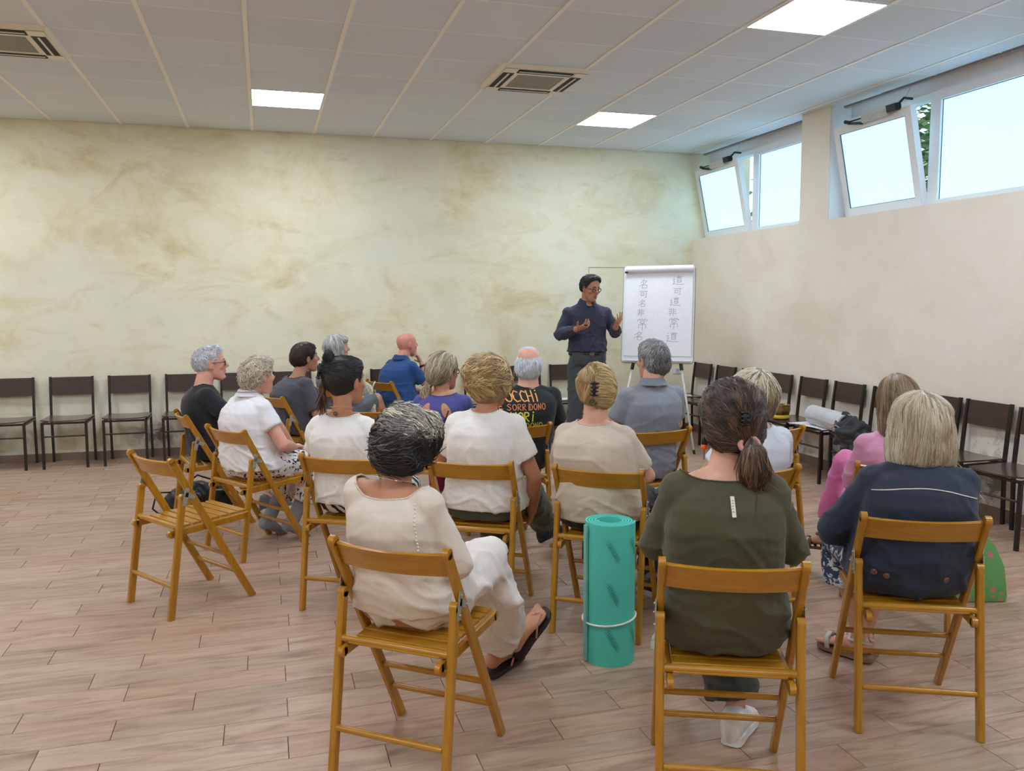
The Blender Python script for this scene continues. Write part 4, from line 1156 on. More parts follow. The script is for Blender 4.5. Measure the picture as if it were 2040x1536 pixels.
    me = remesh(mb, g('vox', .0068), 3, g('dec', .55), 'person')
    tint = sculpt_head(me, HM, hs)
    if g('headred'):
        co = get_co(me); Mi = np.array(HM.inverted()); h = (co @ Mi[:3, :3].T + Mi[:3, 3]); m = np.clip((h[:, 2] + .12) / .05, 0, 1) * (np.abs(h[:, 0]) < .12) * (np.abs(h[:, 1]) < .14)
        tint[:, :3] *= 1 - m[:, None] * np.array((0, .16, .14)) * g('headred')
    at = me.color_attributes.new('tint', 'FLOAT_COLOR', 'POINT'); at.data.foreach_set('color', tint.astype(np.float32).ravel())
    root = obj_of('person', me, skin_mat('skin_' + g('skin', 'fair'), {'fair': (214, 164, 138), 'pink': (222, 166, 146), 'tan': (190, 134, 102), 'olive': (188, 138, 110)}[g('skin', 'fair')]))
    root.location = (base[0], base[1], 0); root.rotation_euler = (0, 0, rotz); tag(root, label, 'person')
    # ---- eyes and brows
    ey = MB(); 
    for sx in (-1, 1):
        p = HM @ (V((sx * .031, .0715, .004)) * hs); ey.cur = 0; ey.ell(p, (.0118 * hs,) * 3, None, 12, 8); ey.cur = 1
        f = (HM.to_3x3() @ V((0, 1, -.08))).normalized(); ey.ell(p + f * .0070 * hs, (.0076 * hs, .0062 * hs, .0076 * hs), None, 10, 6)
    ey.build('eyes', [simple('eye_white', (226, 220, 214), .25, var=0), simple('iris', (58, 42, 32), .2, var=.1)], root, smooth=True)
    lid = MB()
    for sx in (-1, 1):
        pts = [HM @ (V((sx * x, y, z)) * hs) for x, y, z in ((.012, .093, .026), (.026, .0905, .0315), (.044, .0795, .0275))]
        lid.tube(pts, [(.004 * hs, .0022 * hs), (.0046 * hs, .0026 * hs), (.002 * hs, .0015 * hs)], 6, up=HM.to_3x3() @ V((0, 1, 0)))
    lid.build('eyebrows', simple('brow_' + g('brow', 'brown'), {'brown': (84, 64, 50), 'grey': (150, 144, 138), 'black': (34, 28, 26), 'blond': (150, 122, 88)}[g('brow', 'brown')], .9), root, smooth=True)
    P = dict(root=root, torso=torso, arm=arm, leg=leg, N=N, H=H, HM=HM, hs=hs, Sh=Sh, E=E_, W=Wr, K=K_, A=A_, F=Fd, Fu=Fu, hip=hipj, Pz=Pz, X=X, Y=Y, c=c, Hd=Hd)
    return P

def folds(me, amp, seed=0, sc=(5, 5, 16), fine=.35, zt=None):
    """cloth creases: thin ridges running mostly across, drooping to the sides, stronger low on the body"""
    co = get_co(me); no = get_no(me); q = co.copy(); q[:, 2] += .30 * np.abs(q[:, 0]) + .15 * q[:, 0]
    a = vnoise(q, sc, seed); b2 = vnoise(q, (sc[0] * 1.9, sc[1] * 1.9, sc[2] * 1.8), seed + 5); c2 = vnoise(co, (7, 7, 7), seed + 9)
    r1 = np.clip(1 - np.abs(a) * 5.0, 0, 1) ** 1.4; r2 = np.clip(1 - np.abs(b2) * 5.0, 0, 1) ** 1.4
    r = r1 * 1.05 + r2 * .45 + c2 * .6 - .25
    w = np.ones(len(co))
    if zt is not None: w = .30 + .70 * np.clip((zt - co[:, 2]) / .18, 0, 1)
    co += no * (r * amp * w)[:, None]; set_co(me, co)

def top(P, name, mat, sleeve=.45, inf=.012, hem=0.0, cuff=1.25, fold=.006, neck=(.075, .07, .055), neck_o=(0, 0, .02), vox=.0085, label=None, puff=0, seed=1, sc=(5, 5, 15)):
    mb = MB(); P['torso'](mb, inf, hem)
    sl = sleeve if isinstance(sleeve, (tuple, list)) else (sleeve, sleeve)
    for sx in (0, 1):
        P['arm'](mb, sx, inf + .002, sl[sx], cuff)
        if puff: S = P['Sh'][sx]; E = P['E'][sx]; mb.ell(S.lerp(E, .16), (.062 + puff, .062 + puff, .07 + puff))
    if P['c'].get('skirted'): P['c']['skirted'](mb, P)
    me = remesh(mb, vox, 3, None, name)
    folds(me, fold * 1.15, seed, (sc[0], sc[1], sc[2] * .8), .35, P['N'].z - .13)
    if neck:
        c0 = np.array(P['N'] + V(neck_o)); rr_ = np.array(neck)
        tw = P['c'].get('tw', 0)
        def fn(p):
            q = p - c0
            if tw: x = q[:, 0] * math.cos(tw) + q[:, 1] * math.sin(tw); y = -q[:, 0] * math.sin(tw) + q[:, 1] * math.cos(tw); q = np.stack([x, y, q[:, 2]], 1)
            q = q.copy(); q[:, 2] = np.minimum(q[:, 2], 0); e = (q / rr_); return (np.sqrt((e * e).sum(1)) - 1) * rr_.min()
        clip_mesh(me, fn, .008)
    o = obj_of(name, me, mat, P['root']); 
    if label: o['label'] = label
    # neckline binding
    if neck:
        bm = bmesh.new(); bm.from_mesh(me); loops = [e for e in bm.edges if e.is_boundary]
        near = [e for e in loops if all(abs(fn(np.array([v.co[:]]))[0]) < .02 for v in e.verts)]
        q = MB()
        for e in near:
            a, b2 = e.verts; q.tube([a.co, b2.co], .0035, 5)
        bm.free()
        if q.v: q.build('neckline', mat, o, smooth=True)
    return o

def bottoms(P, name, mat, t1=1.9, inf=.010, flare=1.6, fold=.006, vox=.0105, seed=2, label=None, belt=None, shape=None):
    mb = MB()
    P['torso'](mb, .005, 0, .22)
    for sx in (0, 1): P['leg'](mb, sx, inf + .003, t1, flare)
    if shape: shape(mb, P)
    me = remesh(mb, vox, 3, None, name); folds(me, fold, seed, (7, 7, 9))
    o = obj_of(name, me, mat, P['root'])
    if label: o['label'] = label
    return o

def skirt(hemx, hemy, hemz, wide=.21):
    def f(mb, P):
        kx = (P['K'][0] + P['K'][1]) / 2; hp = (P['hip'][0] + P['hip'][1]) / 2; a = (P['A'][0] + P['A'][1]) / 2
        h = kx + (a - kx) * hemz
        mb.tube([hp, kx + V((0, 0, .005))], [(.185, .095), (wide, .085)], 20, up=(0, 0, 1)); mb.ell(kx, (wide * .98, .09, .085))
        mb.tube([kx, h], [(wide * .97, .088), (wide * hemx, .095)], 20, up=(0, 1, 0))
    return f

def collar(P, mat, h=.035, r=(.066, .064), open_=.35, lean=.25, name='collar'):
    N = P['N']; n = 22; rings = []
    for i in range(n + 1):
        a = PI / 2 + open_ + (2 * PI - 2 * open_) * i / n
        cx, cy = math.cos(a), math.sin(a); front = max(0, cy)
        p = N + P['X'](1) * (cx * r[0]) + P['Y'](1) * (cy * r[1]) + V((0, 0, .018 - front * .030))
        o = P['X'](1) * cx + P['Y'](1) * cy
        hh = h * (1 + .6 * front * (abs(cx) + .2))
        rings.append([tuple(p - o * .002), tuple(p + V((0, 0, h * .8)) - o * .006), tuple(p + V((0, 0, h * .85)) + o * .0), tuple(p + V((0, 0, h * .8 - hh * 1.15)) + o * (.026 + .016 * front)), tuple(p + V((0, 0, h * .75 - hh * 1.15)) + o * (.021 + .016 * front))])
    q = MB(); q.rings(rings); return q.build(name, mat, P['root'], angle=50)

def shoe(P, sx, mat, sole, kind='sneaker', parent=None):
    A, d = P['A'][sx], P['F'][sx].normalized(); upv = V(P['Fu'][sx]) if P['Fu'][sx] else V((0, 0, 1)); upv = (upv - d * upv.dot(d)).normalized(); sd = d.cross(upv)
    def Q(y, x, z): return A + d * y + sd * x + upv * z
    prof = [(-.062, .022), (-.05, .033), (-.02, .037), (.03, .037), (.08, .043), (.12, .047), (.155, .043), (.178, .028), (.188, .010)]
    def sole_mesh(z0, z1, k=1.0):
        q = MB(); out = [(y, x * k) for y, x in prof] + [(y, -x * k) for y, x in reversed(prof)]
        q.rings([[Q(y, x, z0) for y, x in reversed(out)], [Q(y, x, z1) for y, x in reversed(out)]]); return q
    if kind in ('sandal', 'flipflop'):
        o = sole_mesh(-.102, -.086, .98).build('sandal', sole, P['root'], angle=40)
        q = MB()
        if kind == 'sandal':
            for y0, w in ((.07, .022), (.12, .02)):
                q.tube([Q(y0, -.044, -.088), Q(y0 + .01, -.036, -.045), Q(y0 + .012, 0, -.030), Q(y0 + .01, .036, -.045), Q(y0, .044, -.088)], (.004, .012), 8, up=d)
            q.tube([Q(-.055, 0, -.03), Q(-.02, .036, -.02), Q(.03, .034, -.02), Q(.04, 0, -.004), Q(.03, -.034, -.02), Q(-.02, -.036, -.02)], (.003, .008), 8, closed=True)
        else:
            for s in (-1, 1): q.tube([Q(.150, .012, -.080), Q(.13, .014 + s * .012, -.047), Q(.09, s * .036, -.052), Q(.05, s * .042, -.088)], (.004, .007), 8)
        q.build('strap', mat, o, smooth=True); return
    q = MB(); rings = []
    for (y, w, zt) in ((-.070, .018, -.02), (-.058, .036, .014), (-.022, .041, .030), (.018, .041, .020), (.06, .043, -.006), (.10, .047, -.030), (.14, .044, -.046), (.172, .030, -.062), (.184, .010, -.078)):
        ring = []
        for k in range(14):
            a = 2 * PI * k / 14; cz, cx = math.sin(a), math.cos(a); zb = -.092
            ring.append(Q(y, w * math.copysign(abs(cx) ** .7, cx), (zt + zb) / 2 + (zt - zb) / 2 * math.copysign(abs(cz) ** .8, cz)))
        rings.append([tuple(r) for r in ring])
    q.rings(rings); o = q.build('shoe', mat, P['root'], smooth=True)
    sole_mesh(-.106, -.078, 1.04).build('sole', sole, o, angle=40)
    q = MB()
    for i in range(4): y = .03 + i * .022; z = -.004 - i * .012; q.tube([Q(y, -.022, z - .008), Q(y + .006, 0, z + .004), Q(y, .022, z - .008)], .0028, 6)
    q.build('laces', sole, o)

def glasses(P, mat, r=.021):
    HM, s = P['HM'], P['hs']; q = MB()
    for sx in (-1, 1):
        q.tube([HM @ (V((sx * .032 + r * math.cos(a * PI / 8), .098 - abs(r * math.cos(a * PI / 8) * .25), .002 + r * .78 * math.sin(a * PI / 8))) * s) for a in range(16)], .0028, 6, closed=True)
        q.tube([HM @ (V(p) * s) for p in ((sx * .053, .094, .010), (sx * .070, .070, .010), (sx * .077, .0, .010), (sx * .076, -.012, .0))], .0022, 6)
    q.tube([HM @ (V(p) * s) for p in ((-.011, .099, .004), (0, .103, .007), (.011, .099, .004))], .002, 6)
    q.build('glasses', mat, P['root'], smooth=True)

# ------------------------------------------------------------------ hair
def hair(P, mat, vol, flow, n=700, steps=7, length=.06, width=.006, lift=.004, lift_end=.006, seed=1, tone=(.2, .9), clip=None, drop=None, vox=.007, region=None, wig=.25, curl=0.0, jit=.012, cap_tone=.25, tonefn=None, label=None, taper=.035, tap_d=.007):
    HM, hs = P['HM'], P['hs']; R = random.Random(seed)
    mb = MB(); vol(mb); me = remesh(mb, vox, 3, None, 'hair')
    co = get_co(me); no = get_no(me); nz = vnoise(co, (26, 26, 12), seed); co += no * (nz * jit * .35)[:, None]; set_co(me, co)
    if clip:
        clip_mesh(me, clip, vox * .7); co = get_co(me); fv = clip(co); kk = np.clip(1 - fv / taper, 0, 1) ** 1.5; dv = co - np.array((0, -.012, .01)); ln = np.linalg.norm(dv, axis=1, keepdims=True)
        co -= dv / ln * (kk[:, None] * tap_d); set_co(me, co)
    bm = bmesh.new(); bm.from_mesh(me); bvh = BVHTree.FromBMesh(bm); bm.faces.ensure_lookup_table()
    fl = [f for f in bm.faces if f.normal.z > -.62 and (region is None or region(f.calc_center_median()))]
    ar = [f.calc_area() for f in fl]; picks = R.choices(fl, ar, k=n)
    vs = [tuple(v.co) for v in bm.verts]; fs = [tuple(v.index for v in f.verts) for f in bm.faces]; tn = [cap_tone + .25 * (t) for t in vnoise(np.array(vs), (30, 30, 8), 3)]
    for f in picks:
        p = f.calc_center_median() + V((R.uniform(-.004, .004), R.uniform(-.004, .004), R.uniform(-.004, .004)))
        L = length * R.uniform(.6, 1.3); st = L / steps; off0 = lift * R.uniform(.1, 1.0); offe = lift_end * R.uniform(0, 1.2) ** 1.5
        pts, nrms = [], []; jx = V((R.gauss(0, 1), R.gauss(0, 1), R.gauss(0, 1))) * wig; ph = R.uniform(0, 6.28); free = False; d_prev = None; hf = f.normal.copy()
        for k in range(steps + 1):
            if not free:
                loc, nrm, idx, dist = bvh.find_nearest(p)
                if loc is None: break
                off = off0 + (offe * (k / steps) ** 2)
                q = loc + nrm * off
            else: q = p; nrm = hf
            pts.append(q); nrms.append(nrm)
            d = flow(q) + jx
            if curl: d = d + (nrm.cross(d)).normalized() * curl * math.sin(ph + k * 1.7)
            if not free: d = d - nrm * d.dot(nrm)
            if d.length < 1e-4: d = V((0, 0, -1))
            d.normalize()
            if d_prev is not None: d = (d + d_prev * .8).normalized()
            d_prev = d; p = q + d * st
            if drop is not None and q.z < drop: free = True
        m = len(pts)
        if m < 3: continue
        w0 = width * R.uniform(.6, 1.3); base_i = len(vs); tb = tonefn(pts[0], R) if tonefn else min(1, max(0, lerp(tone[0], tone[1], .5 + .9 * noise.noise(pts[len(pts) // 2] * 34) + R.uniform(-.28, .28))))
        for k in range(m):
            dd = (pts[min(k + 1, m - 1)] - pts[max(k - 1, 0)])
            if dd.length < 1e-7: dd = V((0, 0, -1))
            side = dd.cross(nrms[k]).normalized(); w = w0 * (.45 + .55 * math.sin(PI * min(1, k / m * 1.15 + .18))) * (1 if k < m - 1 else .15) / 2
            vs += [tuple(pts[k] - side * w - nrms[k] * .0015), tuple(pts[k] + nrms[k] * w * .55), tuple(pts[k] + side * w - nrms[k] * .0015)]
            tn += [tb * .92, tb, tb * .92]
        for k in range(m - 1):
            a = base_i + k * 3; fs += [(a, a + 1, a + 4, a + 3), (a + 1, a + 2, a + 5, a + 4)]
    bm.free()
    bpy.data.meshes.remove(me)
    me = bpy.data.meshes.new('hair'); me.from_pydata([tuple(HM @ (V(v) * hs)) for v in vs], [], fs); me.update()
    at = me.attributes.new('tone', 'FLOAT', 'POINT'); at.data.foreach_set('value', np.clip(np.array(tn, dtype=np.float32), 0, 1))
    o = obj_of('hair', me, mat, P['root'])
    if label: o['label'] = label
    return o

CROWN = V((0, -.055, .10))
def skull(mb, g=.0, wx=1.0): mb.ell((0, -.012, .020), ((.079 + g) * wx, .104 + g, .101 + g), None, 22, 16)
def hairline(k=.9, c=-.012, napez=-.07, ear=True):
    c -= .016; napez -= .022
    def f(p):
        a = p[:, 2] - (k * p[:, 1] + c) - np.clip(p[:, 1] - .03, 0, .06) * .9
        a = np.minimum(a, p[:, 2] - napez) * .75
        if ear:
            e = (np.sqrt(((np.abs(p[:, 0]) - .084) / .034) ** 2 + ((p[:, 1] - .004) / .024) ** 2 + ((p[:, 2] + .012) / .036) ** 2) - 1) * .024
            a = np.minimum(a, e)
        return a
    return f
def fl_down(fwd=0.0, up=0.0):
    def f(p):
        d = p - CROWN; d.z -= .05; d.normalize(); return d + V((0, fwd, up))
    return f
def fl_to(G, dn=0.0):
    G = V(G)
    def f(p): return (G - p).normalized() + V((0, 0, -dn))
    return f

HC = {'white': [(0, (120, 120, 124)), (.45, (186, 188, 192)), (1, (232, 234, 238))], 'grey': [(0, (52, 50, 50)), (.5, (124, 122, 122)), (1, (192, 190, 190))],
      'black': [(0, (10, 8, 8)), (.6, (26, 20, 18)), (1, (58, 46, 38))], 'dark': [(0, (16, 10, 9)), (.6, (42, 27, 22)), (1, (84, 56, 42))],
      'brown': [(0, (26, 18, 16)), (.5, (66, 46, 36)), (1, (142, 108, 78))], 'blond': [(0, (96, 72, 46)), (.5, (170, 136, 88)), (1, (226, 200, 148))],
      'ashblond': [(0, (104, 88, 66)), (.5, (178, 160, 128)), (1, (226, 218, 200))], 'ltbrown': [(0, (62, 46, 34)), (.5, (124, 98, 70)), (1, (190, 166, 130))],
      'tousle': [(0, (14, 12, 12)), (.4, (58, 54, 52)), (.65, (122, 118, 114)), (.85, (176, 168, 152)), (1, (226, 216, 188))], 'paleblond': [(0, (116, 98, 78)), (.5, (182, 164, 140)), (1, (228, 218, 200))],
      'silver': [(0, (96, 94, 92)), (.5, (160, 158, 154)), (1, (216, 214, 210))], 'streak': [(0, (72, 58, 42)), (.45, (138, 120, 90)), (.8, (186, 172, 142)), (1, (226, 220, 200))]}
def HMt(k): return hair_mat('hair_' + k, HC[k])

def claw(P, c, size=.04, mat=None, seed=1, n=7):
    """open-work claw clip: an upright spine with curved teeth gripping the hair on both sides"""
    HM, hs = P['HM'], P['hs']; q = MB(); c = V(c); nrm = (c - V((0, -.01, .03))).normalized(); a, b2 = frame_for(nrm, (0, 0, 1))
    T = lambda p: HM @ (p * hs)
    q.tube([T(c + b2 * (size * k) + nrm * (.014 - .008 * k * k)) for k in (-1, -.5, 0, .5, 1)], [.004, .007, .0075, .007, .004], 8)
    m = max(3, n // 2)
    for i in range(m):
        k = -0.8 + 1.6 * i / (m - 1); p = c + b2 * (size * k) + nrm * .012
        for s in (-1, 1): q.tube([T(p), T(p + a * s * size * .34 + nrm * .004), T(p + a * s * size * .62 - nrm * .008)], [.0045, .0042, .002], 6)
    return q.build('hair_clip', mat or M_BLACK, P['root'], smooth=True)
# ------------------------------------------------------------------ the cast
def at(k, f=.036, s=0.0): x, y, a = CH[k]; return (x - math.sin(D(a)) * f + math.cos(D(a)) * s, y + math.cos(D(a)) * f + math.sin(D(a)) * s), D(a)
LAP = dict(E=((-.235, .24, .69), (.235, .24, .69)), W=((-.07, .44, .62), (.07, .43, .64)),
           hands=[dict(d=(.7, .7, -.1), n=(-.1, .1, -1), a=(.2, .5, .5), curl=.55), dict(d=(-.7, .7, -.05), n=(.1, .1, -1), a=(-.2, .5, .5), curl=.55)])
SIT = dict(K=((-.13, .62, .50), (.13, .62, .50)), A=((-.13, .60, .105), (.13, .60, .105)), F=((-.15, 1, 0), (.15, 1, 0)))
CROSS_R = dict(K=((-.08, .62, .50), (.04, .64, .61)), A=((-.10, .58, .105), (-.13, .84, .26)), F=((-.1, 1, 0), (-.2, .85, -.35)), Fu=[None, (0, .4, 1)])
def spec(*ds, **kw):
    r = {}
    for d_ in ds: r.update(d_)
    r.update(kw); return r
def skin_stub(v): return v
WHITE = fabric('white_cotton', (236, 232, 226), .85); WHITE2 = fabric('white_pique', (234, 232, 234), .9, 420, .25); BLACKT = fabric('black_cotton', (24, 26, 31), .85)

def floral(name, base, c1, c2, scale=16):
    t = NT(name); v = t.coord(); n1 = t.noise(v, scale, 4, .55, 2.2); n2 = t.noise(v, scale * .55, 3, .5, 1.0); w = t.n('ShaderNodeTexWave'); w.inputs['Scale'].default_value = scale * .9; w.inputs['Distortion'].default_value = 9; t.l(v, w.inputs[0])
    c = t.mix(t.ramp(n2, [(.52, (0, 0, 0)), (.58, (1, 1, 1))]), srgb(*base), srgb(*c2))
    k = t.math('MULTIPLY', t.ramp(n1, [(.50, (0, 0, 0)), (.53, (1, 1, 1)), (.62, (1, 1, 1)), (.65, (0, 0, 0))]), t.ramp(w.outputs[1], [(.35, (0, 0, 0)), (.45, (1, 1, 1))]))
    t.base(t.mix(k, c, srgb(*c1))).rough(.85); return t.m

# 1 man in black, left
b1, r1 = at('1', .012)
p = person('person with white hair, glasses and black tee, bare knees crossed, far left', b1, r1, spec(
    N=(0, .175, .955), H=(0, .232, 1.10), male=True, skin='pink', shw=.188, chw=.165, waw=.16, hiw=.17, dep=.12, barelegs=True, yaw=D(-6), brow='grey', dec=.6,
    E=((-.25, .34, .74), (.25, .32, .74)), W=((-.06, .60, .70), (.10, .60, .70)), hands=[dict(d=(.8, .6, -.1), n=(0, -.6, -.8), a=(0, .2, 1), curl=.7), dict(d=(-.75, .65, -.1), n=(0, -.6, -.8), a=(0, .2, 1), curl=.7)],
    K=((-.08, .70, .52), (.05, .62, .70)), A=((-.08, .62, .105), (-.14, .86, .36)), F=((-.1, 1, 0), (-.1, .85, -.4)), Fu=[None, (0, .4, 1)], hip=((-.09, .23, .53), (.09, .24, .54))))
top(p, 'tshirt', BLACKT, .62, .014, 0.0, 1.3, .007, seed=11)
bottoms(p, 'shorts', fabric('black_shorts', (34, 34, 38)), .72, .016)
for sx in (0, 1): shoe(p, sx, fabric('grey_canvas', (96, 98, 104)), simple('sole_white', (222, 220, 214), .7))
glasses(p, M_BLACK)
hair(p, HMt('white'), lambda m: (skull(m, .003), m.ell((0, .02, .085), (.065, .075, .04))), fl_down(.25, .1), 900, 5, .035, .006, .003, .010, 1, (.35, .85), hairline(.80, -.004, -.070), wig=.5, taper=.06, tap_d=.012)

# 2 woman in white polo
b2, r2 = at('2', .02, -.03)
p = person('person with short pale hair in white polo and floral trousers', b2, r2, spec(
    N=(-.01, .215, .945), H=(0.02, .262, 1.065), skin='pink', shw=.180, chw=.165, waw=.175, hiw=.195, dep=.13, bel=.145, bust=True, al=1.12, lg=1.1, brow='blond', dec=.6, slouch=.035, hs=.97,
    E=((-.28, .28, .66), (.245, .275, .66)), W=((-.06, .46, .61), (.07, .47, .605)), hands=[dict(d=(.7, .7, -.1), n=(-.1, .1, -1), a=(.2, .5, .5), curl=.55), dict(d=(-.7, .7, -.05), n=(.1, .1, -1), a=(-.2, .5, .5), curl=.55)],
    K=((-.12, .62, .49), (.12, .62, .49)), A=((-.12, .40, .13), (.05, .46, .13)), F=((-.1, .9, -.45), (-.1, .9, -.45)), Fu=[(0, .4, 1), (0, .4, 1)]))
top(p, 'polo_shirt', WHITE2, .52, .012, 0.02, 1.5, .007, seed=21)
collar(p, WHITE2, .032, (.064, .064))
q = MB(); N_ = p['N']; q.tube([N_ + V((.066 * math.cos(a), .066 * math.sin(a) + .0, .018 + .026 - max(0, math.sin(a)) * .030)) * 1.0 + V((.012 * math.cos(a), .012 * math.sin(a), -.012)) for a in [PI / 2 + .35 + (2 * PI - .7) * i / 24 for i in range(25)]], .0014, 5)
q.build('collar_stripe', simple('navy_line', (60, 64, 84), .8), p['root'], smooth=True)
bottoms(p, 'floral_trousers', floral('floral_print', (226, 222, 218), (24, 24, 28), (224, 190, 178), 17), 1.66, .020, 1.8, .008)
M_SOCK = fabric('grey_sock', (142, 144, 150))
for sx in (0, 1):
    q = MB(); A, K = p['A'][sx], p['K'][sx]; u = (K - A).normalized(); q.tube([A + u * .13, A + u * .05, A + u * .0], [.045, .043, .044], 14); F_ = p['F'][sx].normalized(); upv = V((0, .4, 1)); upv = (upv - F_ * upv.dot(F_)).normalized()
    q.tube([A - F_ * .05 - upv * .04, A + F_ * .03 - upv * .042, A + F_ * .10 - upv * .055, A + F_ * .18 - upv * .068], [(.038, .038), (.042, .038), (.05, .027), (.038, .014)], 14, up=upv); q.ell(A - F_ * .022 - upv * .045, (.040, .040, .042))
    obj_of('sock', remesh(q, .009, 3, None, 'sock'), M_SOCK, p['root'])
hair(p, HMt('paleblond'), lambda m: (skull(m, .012), m.ell((0, .02, .075), (.08, .08, .055)), m.ell((0, -.05, -.01), (.084, .075, .08))), fl_down(.1, .15), 1000, 6, .045, .0065, .004, .014, 2, (.35, .95), hairline(.80, -.010, -.080), wig=.7, curl=1.1)

# 3 woman short dark hair
b3, r3 = at('3')
p = person('person with short dark hair and loose dark grey top in profile, hoop earring', b3, r3, spec(LAP,
    SIT, N=(0, .235, .915), H=(0, .318, 1.062), skin='olive', shw=.178, chw=.165, waw=.18, hiw=.19, dep=.13, bel=.145, bust=True, yaw=D(-10), brow='black', dec=.6, slouch=.05, baggy=.01, pitch=.06, neckw=1.05,
    E=((-.27, .28, .66), (.25, .27, .62)), W=((-.08, .50, .60), (.12, .54, .60))))
top(p, 'loose_top', fabric('charcoal_linen', (70, 71, 80), .85), .90, .020, 0.0, 1.6, .010, neck=(.105, .085, .060), seed=31, sc=(6, 6, 7))
bottoms(p, 'dark_trousers', fabric('charcoal_trousers', (58, 58, 66)), 1.85, .016)
for sx in (0, 1): shoe(p, sx, simple('dark_shoe', (44, 42, 44), .6), simple('sole_dark', (40, 38, 38), .7))
hair(p, HMt('dark'), lambda m: (skull(m, .011), m.ell((0, -.050, .015), (.080, .080, .095)), m.ell((0, .02, .078), (.066, .075, .042))), fl_down(.25, -.1), 1100, 6, .055, .007, .003, .008, 3, (.15, .85), hairline(.72, -.022, -.100), wig=.3, taper=.05, tap_d=.010)
q = MB()
for s in (-1, 1): q.tube([p['HM'] @ V((s * .078, .0 + .011 * math.cos(a * PI / 6), -.045 + .011 * math.sin(a * PI / 6))) for a in range(12)], .002, 6, closed=True)
q.build('earring', simple('gold', (214, 188, 128), .3, .8), p['root'], smooth=True)

# 4 grey haired woman near the wall
p4b = CH['4']
p = person('person with shoulder length silver hair and grey dress near the back wall', (p4b[0], p4b[1]), D(p4b[2]), spec(LAP,
    N=(0, .165, .955), H=(0, .225, 1.105), skin='fair', shw=.19, chw=.155, waw=.155, hiw=.18, dep=.11, bust=True, yaw=D(-8), brow='grey', barelegs=True, dec=.55,
    K=((-.10, .62, .50), (.03, .60, .62)), A=((-.10, .58, .105), (-.1, .80, .25)), F=((-.1, 1, 0), (-.1, .9, -.3)), Fu=[None, (0, .4, 1)]))
top(p, 'grey_dress', fabric('mid_grey_jersey', (104, 108, 114)), .5, .012, 0.0, 1.3, .007, seed=41)
bottoms(p, 'dress_skirt', fabric('mid_grey_jersey', (104, 108, 114)), .93, .014)
for sx in (0, 1): shoe(p, sx, simple('dark_shoe', (44, 42, 44)), simple('sole_dark', (40, 38, 38)), 'sandal')
def face_open(y0=.045, z1=.062, zb=None, yb=-.02):
    def f(pp):
        d1 = np.maximum(y0 - pp[:, 1], pp[:, 2] - z1); 
        return d1
    return f
hair(p, HMt('silver'), lambda m: (skull(m, .012), m.tube([(0, -.015, .04), (0, -.018, -.04), (0, -.02, -.115)], [(.094, .104), (.098, .094), (.092, .082)], 22, up=(0, 1, 0)), m.ell((0, .05, .07), (.072, .05, .036))),
     fl_down(.05, -.6), 1000, 8, .10, .007, .003, .008, 4, (.3, .95), face_open(.042, .052), drop=-.10, wig=.2)
q = MB(); q.tube([p['HM'] @ V((.088 * math.sin(a), .005 + .0 * a, .02 + .102 * math.cos(a))) for a in [-.9 + .18 * i for i in range(11)]], .003, 6); q.build('hair_band', simple('band_brown', (120, 90, 56), .5), p['root'], smooth=True)

# 5 woman with black hair in a bun
b5, r5 = at('5', .034, -0.02)
p = person('person with black hair pinned up in a bun, white puff sleeve tee', b5, r5, spec(LAP, SIT,
    N=(-.035, .165, .955), H=(-.030, .215, 1.115), skin='tan', shw=.160, chw=.148, waw=.145, hiw=.172, dep=.108, baggy=.012, brow='black', dec=.6, yaw=D(-22), neckw=.95))
top(p, 'puff_sleeve_tee', WHITE, .62, .014, 0.02, 1.5, .009, neck=(.092, .085, .045), seed=51, puff=.018, sc=(6, 6, 12))
bottoms(p, 'striped_skirt', (lambda t: (t.l(t.coord('Object', (1, 1, 1)), (w := t.n('ShaderNodeTexWave', bands_direction='DIAGONAL')).inputs[0]), setattr(w.inputs['Scale'], 'default_value', 13), setattr(w.inputs['Distortion'], 'default_value', 6), t.base(t.ramp(w.outputs[1], [(.42, srgb(22, 22, 24)), (.5, srgb(214, 210, 198))])).rough(.8), t.m)[-1])(NT('zebra_print')), 1.6, .02, shape=skirt(1.0, 0, .8, .19))
for sx in (0, 1): shoe(p, sx, simple('dark_shoe', (44, 42, 44)), simple('sole_dark', (40, 38, 38)), 'sandal')
hair(p, HMt('black'), lambda m: (skull(m, .010), m.ell((0, .01, .075), (.078, .095, .052)), m.ell((-.025, -.05, .06), (.07, .075, .07))), fl_to((-.03, -.115, .075)), 1200, 7, .085, .0065, .002, .006, 5, (.1, .8), hairline(.66, -.012, -.090), wig=.14, taper=.05, tap_d=.010)
hair(p, HMt('black'), lambda m: (m.ell((-.028, -.085, .118), (.026, .028, .048)), m.ell((-.05, -.10, .07), (.032, .03, .03))), lambda q_: V((.2 * math.sin(q_.z * 60), -.2, 1)), 240, 5, .05, .007, .002, .010, 15, (.1, .6), None, wig=.4, label='upright twist of the bun')
hair(p, HMt('brown'), lambda m: m.tube([(-.055, -.085, .04), (-.07, -.10, -.02), (-.068, -.10, -.08)], [.012, .014, .006], 10), lambda q_: V((-.1, -.1, -1)), 120, 6, .10, .006, .003, .010, 16, (.3, .9), None, drop=-.03, wig=.2, label='loose lighter strands behind the ear')
claw(p, (-.052, -.115, .062), .042, seed=5)
q = MB(); c0 = p['N'] + V((-.01, -.056, .012)); q.cap(c0, c0 + V((0, -.003, -.001)), .012, .010, 10); q.build('tattoo', simple('tattoo_ink', (104, 84, 72), .6, var=.3, scale=120), p['root'], smooth=True)
q = MB(); q.tube([p['N'] + V((.060 * math.cos(a * PI / 10), .058 * math.sin(a * PI / 10), .035 - .012 * math.sin(a * PI / 10))) for a in range(20)], .0012, 5, closed=True); q.build('necklace', simple('gold', (214, 188, 128), .3, .8), p['root'], smooth=True)

